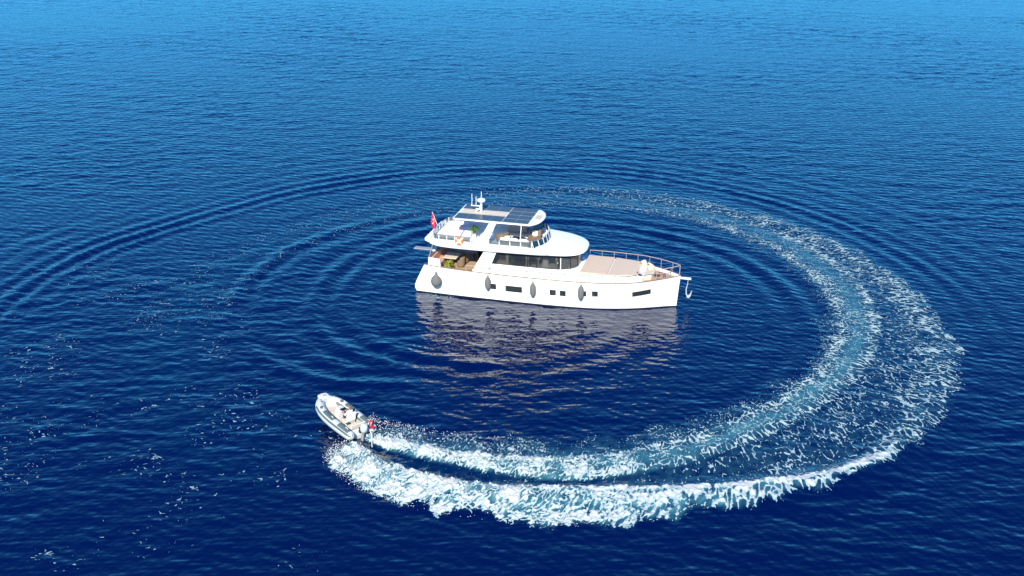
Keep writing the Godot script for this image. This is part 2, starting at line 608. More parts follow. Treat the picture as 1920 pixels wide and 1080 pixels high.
# height of the built surface, read off its even middle part
func surface_h(x: float, z: float) -> float:
	if absf(x) > 45.0 or z < -47.0 or z > 41.0: return sea_h(x, z)
	var fx := (x - grid_x[gi]) / 0.23 + gi
	var fz := (z - grid_z[gj]) / 0.2 + gj
	var i := int(fx)
	var j := int(fz)
	var u := fx - i
	var w := fz - j
	var k := (j * grid_x.size() + i) * 2
	var d := grid_x.size() * 2
	return lerpf(lerpf(grid_h[k], grid_h[k + 2], u), lerpf(grid_h[k + d], grid_h[k + d + 2], u), w)

func sea_row(xs: PackedFloat32Array, z: float) -> PackedFloat32Array:
	var o := PackedFloat32Array()
	o.resize(xs.size() * 2)
	for i in xs.size():
		var x := xs[i]
		if absf(x) > 185.0 or z < -270.0 or z > 62.0: continue
		o[i * 2] = sea_h(x, z)
		o[i * 2 + 1] = milky(x, z)
	return o

func sea() -> void:
	waves()
	fill_tabs()
	var xs := axis([[-5200, -900, 900, 120], [-900, -180, 120, 8], [-180, -100, 4, 0.6], [-100, -46, 0.42, 0.32], [-46, 46, 0.23, 0.23], [46, 100, 0.32, 0.42], [100, 180, 0.6, 4], [180, 900, 8, 120], [900, 5200, 120, 900]])
	var zs := axis([[-5200, -900, 900, 120], [-900, -260, 120, 6], [-260, -150, 2, 0.55], [-150, -48, 0.5, 0.3], [-48, 42, 0.2, 0.2], [42, 60, 0.4, 1.0], [60, 400, 4, 90]])
	var nx := xs.size()
	var nz := zs.size()
	var v := PackedVector3Array(); v.resize(nx * nz)
	var uv := PackedVector2Array(); uv.resize(nx * nz)
	var col := PackedColorArray(); col.resize(nx * nz)
	var hs := in_rows(nz, func(j: int) -> PackedFloat32Array: return sea_row(xs, zs[j]))
	grid_h = hs
	grid_x = xs
	grid_z = zs
	gi = xs.bsearch(-46.01)
	gj = zs.bsearch(-48.01)
	for j in nz:
		var z := zs[j]
		for i in nx:
			var x := xs[i]
			var k := j * nx + i
			v[k] = Vector3(x, hs[k * 2], z)
			uv[k] = Vector2(x / RIPPLE, z / RIPPLE)
			col[k] = tint(hs[k * 2 + 1])
	var nr := PackedVector3Array(); nr.resize(nx * nz)
	for j in nz:
		var j0 := maxi(j - 1, 0); var j1 := mini(j + 1, nz - 1)
		for i in nx:
			var i0 := maxi(i - 1, 0); var i1 := mini(i + 1, nx - 1)
			nr[j * nx + i] = (v[j1 * nx + i] - v[j0 * nx + i]).cross(v[j * nx + i1] - v[j * nx + i0]).normalized()
	var ix := PackedInt32Array(); ix.resize((nx - 1) * (nz - 1) * 6)
	var p := 0
	for j in nz - 1:
		for i in nx - 1:
			var k := j * nx + i
			ix[p] = k; ix[p + 1] = k + 1; ix[p + 2] = k + nx
			ix[p + 3] = k + 1; ix[p + 4] = k + nx + 1; ix[p + 5] = k + nx
			p += 6
	var ar := []
	ar.resize(Mesh.ARRAY_MAX)
	ar[Mesh.ARRAY_VERTEX] = v
	ar[Mesh.ARRAY_NORMAL] = nr
	ar[Mesh.ARRAY_TEX_UV] = uv
	ar[Mesh.ARRAY_COLOR] = col
	ar[Mesh.ARRAY_INDEX] = ix
	var ms := ArrayMesh.new()
	ms.add_surface_from_arrays(Mesh.PRIMITIVE_TRIANGLES, ar)
	var m := mat("sea_water", Color.WHITE, 0.05, 0.0, 0.52)
	m.vertex_color_use_as_albedo = true
	m.normal_enabled = true
	m.normal_texture = ripple_map()
	m.normal_scale = 1.0
	var o := MeshInstance3D.new()
	o.name = "sea"
	o.mesh = ms
	o.material_override = m
	o.set_meta("kind", "structure")
	o.set_meta("label", "deep blue rippled sea with rings of small waves")
	add_child(o)

# ---------------------------------------------------------------- foam: every patch is a sheet of its own outline that lies on the water
var web := FastNoiseLite.new()
var web2 := FastNoiseLite.new()
var fine := FastNoiseLite.new()
var broad := FastNoiseLite.new()
var bump := FastNoiseLite.new()

var cdf := PackedFloat32Array()

func lace_raw(x: float, y: float) -> float:
	# low on the threads of a net of bubbles, high in its holes
	var wx := broad.get_noise_2d(x * 4.0, y * 4.0) * 0.6
	var wy := broad.get_noise_2d(x * 4.0 + 70.0, y * 4.0) * 0.6
	return 0.52 * web.get_noise_2d(x + wx, y + wy) + 0.22 * web2.get_noise_2d(x - wy, y + wx) + 0.13 * fine.get_noise_2d(x, y)

func lace(x: float, y: float) -> float:
	# the same, stretched so that a threshold d leaves a share d of the area as foam
	var f := clampf((lace_raw(x, y) + 1.2) / 2.4, 0.0, 0.999) * 400.0
	var i := int(f)
	return lerpf(cdf[i], cdf[i + 1], f - i)

var net := FastNoiseLite.new()
var cdf_net := PackedFloat32Array()

func net_raw(x: float, y: float) -> float:
	# older foam: an open net of thin joined threads
	var wx := broad.get_noise_2d(x * 4.0, y * 4.0 + 30.0) * 0.42
	var wy := broad.get_noise_2d(x * 4.0 + 170.0, y * 4.0) * 0.42
	return 0.74 * net.get_noise_2d(x + wx, y + wy) + 0.12 * web2.get_noise_2d(x, y) + 0.10 * fine.get_noise_2d(x, y)

func netted(x: float, y: float) -> float:
	var f := clampf((net_raw(x, y) + 1.2) / 2.4, 0.0, 0.999) * 400.0
	var i := int(f)
	return lerpf(cdf_net[i], cdf_net[i + 1], f - i)

func near_foam(val: PackedFloat32Array, k: int, nb: int) -> bool:
	var n := val.size()
	for q in [k, k - 1, k + 1, k - nb, k + nb, k + nb + 1, k - nb - 1, k + nb - 1, k - nb + 1]:
		if q >= 0 and q < n and val[q] > 0.0: return true
	return false

const R0 := 22.2
const DR := 0.052
const NR := 276

# how much of the water is covered with foam at radius r, from the band radii and strengths of one spoke
func density(r: float, tp: Array) -> float:
	var rc: float = tp[0]
	var wc: float = tp[1]
	var ri: float = tp[3]
	var oi: float = tp[5]
	var oo: float = tp[6]
	var a: float = tp[9]
	var d := 0.0
	# wash of the propeller
	var q := absf(r - rc) / wc
	if q < 1.5:
		var ed := 1.0 - smoothstep(0.7, 1.5, q)
		d = tp[2] * ed * lerpf(1.0, 0.5 + 0.5 * smoothstep(0.2, 0.9, q), smoothstep(28.0, 60.0, a))
	# lace inside the turn
	if r > ri - 0.6 and r < rc:
		d = maxf(d, tp[4] * smoothstep(ri - 0.6, ri + 0.8, r) * (0.6 + 0.4 * smoothstep(ri, rc, r)))
	# streaks between the wash and the outer wave
	if r > rc and r < oo:
		d = maxf(d, tp[8] * smoothstep(rc + wc * 0.8, rc + wc * 1.6, r))
	# the outer wave: a sheet when fresh, later a band that thickens towards its edge
	var spread := 4.0 * smoothstep(55.0, 85.0, a)
	if r > oi - spread - 0.3 and r < oo + 0.4:
		d = maxf(d, tp[7] * smoothstep(oi - spread - 0.25, oi + 0.3, r) * (1.0 - smoothstep(oo - 0.6, oo + 0.35, r)))
	var line := smoothstep(26.0, 34.0, a) * (1.0 - smoothstep(62.0, 82.0, a))
	if line > 0.0:
		var ql := (r - oi - 0.35) / 0.42
		d = maxf(d, line * 1.1 * exp(-ql * ql))
	return d * smoothstep(0.8, 3.0, a)

func track_row(i: int, da: float) -> PackedFloat32Array:
	var o := PackedFloat32Array()
	o.resize(NR)
	var a := rad_to_deg(i * da)
	var s := i * da * 29.0
	var rc := tk("CORE", a); var wc := tk("CORE_W", a); var dc := tk("CORE_D", a)
	var ri := tk("INNER", a); var di := tk("INNER_D", a)
	var oi := tk("OUT_IN", a); var oo := tk("OUT", a); var od := tk("OUT_D", a)
	var md := tk("MID_D", a)
	var rag := broad.get_noise_2d(s * 1.6, 300.0) * 1.3 + fine.get_noise_2d(s * 0.16, 80.0) * 0.7
	oo += rag * (0.75 if a > 12.0 else 0.4)
	ri += broad.get_noise_2d(s * 1.3, 500.0) * 1.4
	var tp := [rc, wc, dc, ri, di, oi, oo, od, md, a]
	for j in NR:
		var r := R0 + j * DR
		var d := density(r, tp)
		o[j] = -1.0
		if d < 0.015: continue
		var sh := r - rc
		# beyond the wash the threads are drawn out away from it
		var long := lerpf(0.7, 0.5, smoothstep(18.0, 50.0, a))
		var cl := broad.get_noise_2d(s * 2.2, r * 2.6 + 900.0)
		var u := (s + sh * lerpf(0.6, 0.35, smoothstep(20.0, 60.0, a))) * 1.12
		var w := 240.0 + (sh if sh < 0.6 else 0.6 + (sh - 0.6) * long)
		var old := smoothstep(26.0, 58.0, a)
		var nz := 0.0
		if old < 1.0: nz += (1.0 - old) * lace(u, w)
		if old > 0.0: nz += old * netted(u, w)
		o[j] = d * (0.84 + 0.75 * cl) - nz
	return o

func track_height(val: PackedFloat32Array, i: int, da: float) -> PackedFloat32Array:
	var o := PackedFloat32Array()
	o.resize(NR)
	var th := deg_to_rad(T0) - i * da
	var fresh := exp(-rad_to_deg(i * da) / 16.0)
	for j in NR:
		var k := i * NR + j
		if not near_foam(val, k, NR): continue
		var x := cos(th) * (R0 + j * DR)
		var z := sin(th) * (R0 + j * DR)
		var t := clampf(val[k] * 2.5, 0.0, 1.0)
		var b := maxf(bump.get_noise_2d(x, z) + 0.35, 0.0)
		o[j] = surface_h(x, z) + 0.015 + t * (0.02 + 0.11 * b + fresh * 0.25 * b)
	return o

const FC := 0.1
const FX := -58.0
const FZ := -22.0
const FN := 600

func fleck_row(i: int) -> PackedFloat32Array:
	var o := PackedFloat32Array()
	o.resize(FN)
	o.fill(-1.0)
	var x := FX + i * FC
	for j in FN:
		var z := FZ + j * FC
		var r := sqrt(x * x + z * z)
		if r < 21.0:
			# a little froth where the swell slaps the yacht's stern
			var ex := (x + 7.4) / 2.6
			var ez := (z + 0.2) / 0.9
			var near := 1.0 - ex * ex - ez * ez
			if near > 0.0: o[j] = 0.3 * near * clampf(0.7 + broad.get_noise_2d(x * 4.0, z * 4.0), 0.0, 1.2) - lace(x * 0.8 + 30.0, z * 1.4)
			continue
		var a := fposmod(T0 - rad_to_deg(atan2(z, x)), 360.0)
		# patches lie where the photograph has them: left of the tender and below it
		var g := smoothstep(262.0, 300.0, a) if a > 180.0 else 1.0 - smoothstep(4.0, 14.0, a)
		g *= smoothstep(21.0, 25.0, r) * (1.0 - smoothstep(43.0, 52.0, r))
		if a < 180.0 and r < 36.5: g = 0.0
		if g < 0.02: continue
		var pt := broad.get_noise_2d(x * 0.75 + 40.0, z * 0.75) + 0.5 * broad.get_noise_2d(x * 2.5 + 140.0, z * 2.5)
		var d := g * clampf(0.02 + 0.2 * pt, 0.0, 0.11)
		if d < 0.01: continue
		o[j] = d - netted(x * 0.62 + 500.0, z * 0.95)
	return o

func fleck_height(val: PackedFloat32Array, i: int) -> PackedFloat32Array:
	var o := PackedFloat32Array()
	o.resize(FN)
	for j in FN:
		if near_foam(val, i * FN + j, FN): o[j] = surface_h(FX + i * FC, FZ + j * FC) + 0.02
	return o

func foam() -> void:
	for w in [[web, 2.9, 2], [web2, 6.4, 3], [net, 2.1, 12]]:
		w[0].noise_type = FastNoiseLite.TYPE_CELLULAR
		w[0].cellular_return_type = FastNoiseLite.RETURN_DISTANCE2_SUB
		w[0].fractal_type = FastNoiseLite.FRACTAL_NONE
		w[0].frequency = w[1]
		w[0].seed = w[2]
	var smp := PackedFloat32Array()
	for i in 8000: smp.append(lace_raw(rng.randf() * 300.0, rng.randf() * 300.0))
	smp.sort()
	for i in 401: cdf.append(smp.bsearch(i / 400.0 * 2.4 - 1.2) / 8000.0)
	smp.clear()
	for i in 8000: smp.append(net_raw(rng.randf() * 300.0, rng.randf() * 300.0))
	smp.sort()
	for i in 401: cdf_net.append(smp.bsearch(i / 400.0 * 2.4 - 1.2) / 8000.0)
	var m := mat("foam_white", Color.WHITE, 0.9, 0.0, 0.3)
	m.vertex_color_use_as_albedo = true
	# the track, in rings and spokes
	var da := DR / 29.0
	var na := int(deg_to_rad(310.0) / da)
	var val := in_rows(na, func(i: int) -> PackedFloat32Array: return track_row(i, da))
	var hs := in_rows(na, func(i: int) -> PackedFloat32Array: return track_height(val, i, da))
	var pos := PackedVector3Array(); pos.resize(na * NR)
	for i in na:
		var ct := cos(deg_to_rad(T0) - i * da)
		var st := sin(deg_to_rad(T0) - i * da)
		for j in NR:
			var r := R0 + j * DR
			pos[i * NR + j] = Vector3(ct * r, hs[i * NR + j], st * r)
	# foam thins as it ages
	var full := PackedFloat32Array()
	for i in na: full.append(lerpf(1.9, 0.95, smoothstep(35.0, 100.0, rad_to_deg(i * da))))
	var o := sheet("wake_foam", val, pos, na, NR, m, full)
	o.set_meta("kind", "stuff")
	tag(o, "white foam wake curving in a ring behind the inflatable tender", "foam")
	# old foam left by earlier rounds, in flecks and threads
	val = in_rows(560, fleck_row)
	var old := val
	hs = in_rows(560, func(i: int) -> PackedFloat32Array: return fleck_height(old, i))
	pos = PackedVector3Array(); pos.resize(560 * FN)
	for i in 560:
		for j in FN: pos[i * FN + j] = Vector3(FX + i * FC, hs[i * FN + j], FZ + j * FC)
	full.resize(560)
	full.fill(0.2)
	o = sheet("foam_flecks", val, pos, 560, FN, m, full)
	o.set_meta("kind", "stuff")
	tag(o, "thin scattered flecks of old foam on dark water beyond the tender's bow", "foam")

# drops thrown up along the tender's stern and off the breaking wave
func spray() -> void:
	var r := RandomNumberGenerator.new()
	r.seed = 77
	var mb := MB.new()
	mb.blob(Vector3.ZERO, Vector3.ONE, 5)
	var mm := MultiMesh.new()
	mm.transform_format = MultiMesh.TRANSFORM_3D
	mm.mesh = mb.mesh(80)
	var ts := []
	for i in 1700:
		var a := absf(r.randfn()) * 9.0
		var q := r.randf()
		var rr: float
		if i % 3 == 0: rr = lerpf(tk("INNER", a) + 0.2, tk("CORE", a), q * q) - 0.1
		else: rr = lerpf(tk("OUT_IN", a), tk("OUT", a) + 0.3, pow(q, 0.6))
		a = maxf(a + r.randf_range(-1.0, 0.5), 0.9 + r.randf())
		var th := deg_to_rad(T0 - a)
		var x := cos(th) * rr
		var z := sin(th) * rr
		var up := absf(r.randfn()) * 0.26 * exp(-maxf(a, 0.0) / 16.0)
		var s := r.randf_range(0.006, 0.024)
		ts.append(Transform3D(Basis(Vector3.UP, r.randf() * TAU).scaled(Vector3(s * r.randf_range(1.0, 2.2), s, s)), Vector3(x, surface_h(x, z) + 0.05 + up, z)))
	mm.instance_count = ts.size()
	for i in ts.size(): mm.set_instance_transform(i, ts[i])
	var o := MultiMeshInstance3D.new()
	o.name = "spray_drops"
	o.multimesh = mm
	o.material_override = mat("spray_white", lin(0.62, 0.65, 0.66), 0.6)
	o.set_meta("kind", "stuff")
	add_child(o)
	tag(o, "fine white spray flung up beside the tender's stern", "spray")

# marching squares over a grid of values; the outline is where they cross zero
func sheet(called: String, val: PackedFloat32Array, pos: PackedVector3Array, na: int, nb: int, m: Material, full: PackedFloat32Array) -> MeshInstance3D:
	var v := PackedVector3Array()
	var col := PackedColorArray()
	var ix := PackedInt32Array()
	var idc := PackedInt32Array(); idc.resize(na * nb); idc.fill(-1)
	var ida := PackedInt32Array(); ida.resize(na * nb); ida.fill(-1)
	var idb := PackedInt32Array(); idb.resize(na * nb); idb.fill(-1)
	var thin := Color(0.20, 0.33, 0.38)
	var thick := Color(0.52, 0.53, 0.52)
	var poly := PackedInt32Array()
	for i in na - 1:
		for j in nb - 1:
			var k := i * nb + j
			var ks := [k, k + nb, k + nb + 1, k + 1]
			var any := false
			for q in ks:
				if val[q] > 0.0: any = true
			if not any: continue
			poly.clear()
			for e in 4:
				var p: int = ks[e]
				var q: int = ks[(e + 1) % 4]
				if val[p] > 0.0:
					if idc[p] < 0:
						idc[p] = v.size()
						v.append(pos[p])
						col.append(thin.lerp(thick, clampf(val[p] * full[i] + 0.06, 0.0, 1.0)))
					poly.append(idc[p])
				if (val[p] > 0.0) != (val[q] > 0.0):
					var lo := mini(p, q)
					var store := idb if absi(p - q) == 1 else ida
					var got := store[lo]
					if got < 0:
						got = v.size()
						var u := val[p] / (val[p] - val[q])
						u = clampf(u, 0.05, 0.95)
						v.append(pos[p].lerp(pos[q], u) - Vector3(0, 0.008, 0))
						col.append(thin)
						if absi(p - q) == 1: idb[lo] = got
						else: ida[lo] = got
					poly.append(got)
			for t in range(1, poly.size() - 1):
				ix.append(poly[0]); ix.append(poly[t]); ix.append(poly[t + 1])
	var nr := PackedVector3Array(); nr.resize(v.size())
	for t in range(0, ix.size(), 3):
		var n := (v[ix[t + 2]] - v[ix[t]]).cross(v[ix[t + 1]] - v[ix[t]])
		if n.y < 0.0:
			n = -n
			var w := ix[t + 1]; ix[t + 1] = ix[t + 2]; ix[t + 2] = w
		nr[ix[t]] += n; nr[ix[t + 1]] += n; nr[ix[t + 2]] += n
	for i in nr.size(): nr[i] = nr[i].normalized() if nr[i].length() > 1e-12 else Vector3.UP
	var ar := []
	ar.resize(Mesh.ARRAY_MAX)
	ar[Mesh.ARRAY_VERTEX] = v
	ar[Mesh.ARRAY_NORMAL] = nr
	ar[Mesh.ARRAY_COLOR] = col
	ar[Mesh.ARRAY_INDEX] = ix
	var ms := ArrayMesh.new()
	ms.add_surface_from_arrays(Mesh.PRIMITIVE_TRIANGLES, ar)
	var o := MeshInstance3D.new()
	o.name = called
	o.mesh = ms
	o.material_override = m
	add_child(o)
	return o

# ---------------------------------------------------------------- the yacht: x forward from the stern, y up from the waterline, z to starboard
const GUN_Z := [[0.0, 2.62], [2.0, 2.76], [5.0, 2.86], [9.0, 2.9], [13.0, 2.89], [15.0, 2.85], [16.9, 2.70], [18.0, 2.44], [19.0, 2.08], [20.2, 1.42], [21.0, 0.88], [21.7, 0.36], [22.05, 0.03]]
const GUN_Y := [[0.0, 2.64], [2.0, 2.57], [5.0, 2.5], [9.0, 2.46], [12.0, 2.47], [15.0, 2.54], [17.0, 2.62], [19.0, 2.7], [20.5, 2.77], [22.05, 2.84]]
const WL_Z := [[0.0, 2.5], [3.0, 2.62], [8.0, 2.68], [12.0, 2.62], [15.0, 2.38], [17.0, 1.95], [18.5, 1.48], [20.0, 0.86], [21.2, 0.32], [22.05, 0.02]]

# x shifts with height: the stern slopes aft going down, the stem is nearly plumb
func hull_x(x: float, y: float) -> float:
	var gy := tab(GUN_Y, x)
	var t := clampf(y / gy, -0.3, 1.0)
	if x < 3.0: return x + ltab([[-0.3, 0.1], [0.0, -0.12], [0.12, -0.34], [0.3, -0.3], [0.65, 0.14], [1.0, 0.6]], t) * (1.0 - x / 3.0)
	if x > 19.0: return x - 0.2 * (1.0 - t) * (x - 19.0) / 3.05
	return x

func hull_z(x: float, y: float) -> float:
	var gy := tab(GUN_Y, x)
	var t := clampf(y / gy, -0.3, 1.0)
	var zw := tab(WL_Z, x)
	var zg := tab(GUN_Z, x)
	if t < 0.0: return zw * (1.0 + t * 0.35)
	return lerpf(zw, zg, pow(t, 1.0 if x < 12.0 else 1.25))

func hp(x: float, y: float, out := 0.0, side := 1.0) -> Vector3:
	return Vector3(hull_x(x, y), y, (hull_z(x, y) + out) * side)

func deck_y(x: float) -> float:
	if x < 5.0: return 2.0
	return tab(GUN_Y, x) - (0.16 if x < 18.8 else 0.24)

func mirror2(o: PackedVector2Array) -> PackedVector2Array:
	# an outline given on the starboard side, from stern to bow, closed over the port side
	var r := o.duplicate()
	for i in range(o.size() - 1, -1, -1):
		if absf(o[i].y) > 0.001: r.append(Vector2(o[i].x, -o[i].y))
	return r

func house_side() -> PackedVector2Array:
	var o := PackedVector2Array()
	for x in [5.2, 6.5, 8.0, 9.5, 10.6]: o.append(Vector2(x, 2.1))
	for i in range(0, 13):
		var a := PI / 2 * i / 12.0
		o.append(Vector2(11.0 + 2.62 * pow(sin(a), 0.85), 2.1 * pow(maxf(cos(a), 0.0), 0.62)))
	return o

# a wall of given thickness along an open line in x,z
func wall(mb: MB, line: PackedVector2Array, th: float, y0: float, y1: float) -> void:
	var secs := []
	for i in line.size():
		var t := (line[mini(i + 1, line.size() - 1)] - line[maxi(i - 1, 0)]).normalized()
		var n := Vector2(t.y, -t.x) * th * 0.5
		var a := line[i] - n
		var b := line[i] + n
		secs.append(PackedVector3Array([Vector3(a.x, y0, a.y), Vector3(a.x, y1, a.y), Vector3(b.x, y1, b.y), Vector3(b.x, y0, b.y)]))
	mb.loft(secs)

func along(line: PackedVector2Array, s: float) -> Vector2:
	for i in line.size() - 1:
		var d := line[i].distance_to(line[i + 1])
		if s <= d: return line[i].lerp(line[i + 1], s / d)
		s -= d
	return line[line.size() - 1]

func length_of(line: PackedVector2Array) -> float:
	var l := 0.0
	for i in line.size() - 1: l += line[i].distance_to(line[i + 1])
	return l

func piece(line: PackedVector2Array, s0: float, s1: float, n: int) -> PackedVector2Array:
	var o := PackedVector2Array()
	for i in n + 1: o.append(along(line, lerpf(s0, s1, float(i) / n)))
	return o

func v3s(line: PackedVector2Array, y: float) -> PackedVector3Array:
	var o := PackedVector3Array()
	for p in line: o.append(Vector3(p.x, y, p.y))
	return o

func yacht() -> void:
	var y := thing("motor_yacht", "white two-deck motor yacht with solar panels on its hardtop, lying in the ring of wake", "yacht", YT)
	hull(y)
	foredeck(y)
	saloon(y)
	upper_deck(y)
	hardtop(y)
	rails(y)
	stern(y)
	portholes(y)

func hull(y: Node3D) -> void:
	var xs := PackedFloat32Array()
	var x := 0.0
	while x < 18.0:
		xs.append(x); x += 0.5
		if is_equal_approx(x, 5.0): xs.append(4.99)
	while x < 22.04:
		xs.append(x); x += 0.18
	xs.append(22.05)
	var top := []
	var low := []
	for q in xs:
		var gy := tab(GUN_Y, q)
		var gz := tab(GUN_Z, q)
		var dy := deck_y(q)
		var inner := maxf(gz - 0.11, 0.008)
		var st := PackedVector3Array()
		for i in 9: st.append(hp(q, lerpf(0.11, gy - 0.03, i / 8.0)))
		st.append(hp(q, gy, -0.03))
		var gx := hull_x(q, gy)
		st.append(Vector3(gx, gy, inner + 0.02))
		st.append(Vector3(gx, gy - 0.03, inner))
		st.append(Vector3(gx, dy, maxf(inner - 0.01, 0.006)))
		var ring_ := PackedVector3Array(st)
		for i in range(st.size() - 1, -1, -1): ring_.append(Vector3(st[i].x, st[i].y, -st[i].z))
		top.append(ring_)
		var b := PackedVector3Array()
		for yy in [0.11, -0.1, -0.6]: b.append(hp(q, yy, -0.006))
		for i in range(2, -1, -1): b.append(Vector3(b[i].x, b[i].y, -b[i].z))
		low.append(b)
	var mb := MB.new()
	mb.loft(top)
	part(y, "hull", mb, M.gelcoat, 35)
	mb = MB.new()
	mb.loft(low)
	part(y, "boot_stripe", mb, M.antifouling)
	for sd in [1.0, -1.0]:
		mb = MB.new()
		var pts := PackedVector3Array()
		for q in xs: pts.append(Vector3(hull_x(q, 9.0), tab(GUN_Y, q) + 0.005, (tab(GUN_Z, q) - 0.02) * sd))
		mb.tube(pts, 0.045, 6)
		part(y, "gunwale_capping", mb, M.teak_rail)
	# teak on the cockpit floor and the bow
	mb = MB.new()
	mb.prism(mirror2(PackedVector2Array([Vector2(0.75, 2.5), Vector2(2.5, 2.62), Vector2(4.95, 2.7)])), [[2.004, 0.0], [2.02, 0.0]])
	part(y, "cockpit_floor", mb, M.teak)
	mb = MB.new()
	var o := PackedVector2Array()
	for q in [19.25, 19.7, 20.2, 20.6, 21.0, 21.4, 21.75]: o.append(Vector2(q, maxf(tab(GUN_Z, q) - 0.17, 0.05)))
	var secs := []
	for s in [[0.004, 0.0], [0.02, 0.0]]:
		var r := PackedVector3Array()
		for p in mirror2(o): r.append(Vector3(p.x, deck_y(p.x) + s[0], p.y))
		secs.append(r)
	mb.loft(secs)
	part(y, "bow_deck", mb, M.teak)
	# anchor roller and stem platform
	mb = MB.new()
	mb.box(Vector3(22.42, 2.62, 0), Vector3(1.05, 0.13, 0.34), 0.05)
	part(y, "bow_platform", mb, M.gelcoat)
	mb = MB.new()
	mb.lathe([[0.14, 0.0], [0.15, 0.1], [0.09, 0.16], [0.12, 0.3], [0.05, 0.33]], Vector3(20.75, deck_y(20.75) + 0.02, 0.12), 12)
	part(y, "windlass", mb, M.steel)
	for p in [[20.3, 0.75], [20.3, -0.75]]:
		mb = MB.new()
		mb.tube(PackedVector3Array([Vector3(p[0] - 0.16, deck_y(20.3) + 0.1, p[1]), Vector3(p[0] + 0.16, deck_y(20.3) + 0.1, p[1])]), 0.03, 6)
		mb.box(Vector3(p[0], deck_y(20.3) + 0.05, p[1]), Vector3(0.1, 0.1, 0.06), 0.01)
		part(y, "mooring_cleat", mb, M.steel)
	mb = MB.new()
	mb.box(Vector3(20.05, deck_y(20.05) + 0.03, -0.2), Vector3(0.55, 0.05, 0.55), 0.015)
	part(y, "deck_hatch", mb, M.teak_dark)
	# name: worn dark brush strokes on the bow
	var nm := MB.new()
	for s in [[[20.32, 1.86], [20.5, 1.99], [20.66, 2.06]], [[20.45, 1.92], [20.62, 2.1], [20.72, 2.0]], [[20.68, 2.02], [20.8, 2.13], [20.9, 2.09], [20.84, 2.03]], [[20.9, 2.07], [20.99, 2.16], [21.05, 2.08]], [[21.02, 2.1], [21.08, 2.22], [21.15, 2.13]], [[21.13, 2.15], [21.22, 2.25], [21.27, 2.17], [21.36, 2.27]]]:
		var pts := PackedVector3Array()
		for p in s: pts.append(hp(p[0], p[1], 0.004))
		nm.tube(pts, 0.017, 5)
	var nmo := part(y, "name_lettering", nm, M.frame_grey)
	nmo.set_meta("label", "small grey handwritten name on the bow")

func foredeck(y: Node3D) -> void:
	# raised trunk ahead of the saloon
	var o := PackedVector2Array([Vector2(11.0, 2.32), Vector2(13.2, 2.32), Vector2(15.0, 2.28), Vector2(16.6, 2.16), Vector2(18.0, 1.9), Vector2(18.9, 1.62), Vector2(19.2, 1.3)])
	var mb := MB.new()
	mb.prism(mirror2(o), [[2.2, -0.06], [2.55, -0.03], [2.86, 0.0], [2.95, 0.05], [2.98, 0.13]])
	part(y, "deck_trunk", mb, M.gelcoat, 50)
	# sloping coaming at the foot of the windscreen
	var c := PackedVector2Array()
	for p in house_side():
		if p.x > 9.0: c.append(Vector2(p.x + (0.45 if p.x > 12.0 else 0.1), p.y + 0.12 if p.y > 0.01 else 0.0))
	mb = MB.new()
	mb.prism(mirror2(c), [[2.3, -0.12], [2.9, -0.04], [3.0, 0.05], [3.06, 0.3]])
	part(y, "coaming", mb, M.gelcoat, 60)

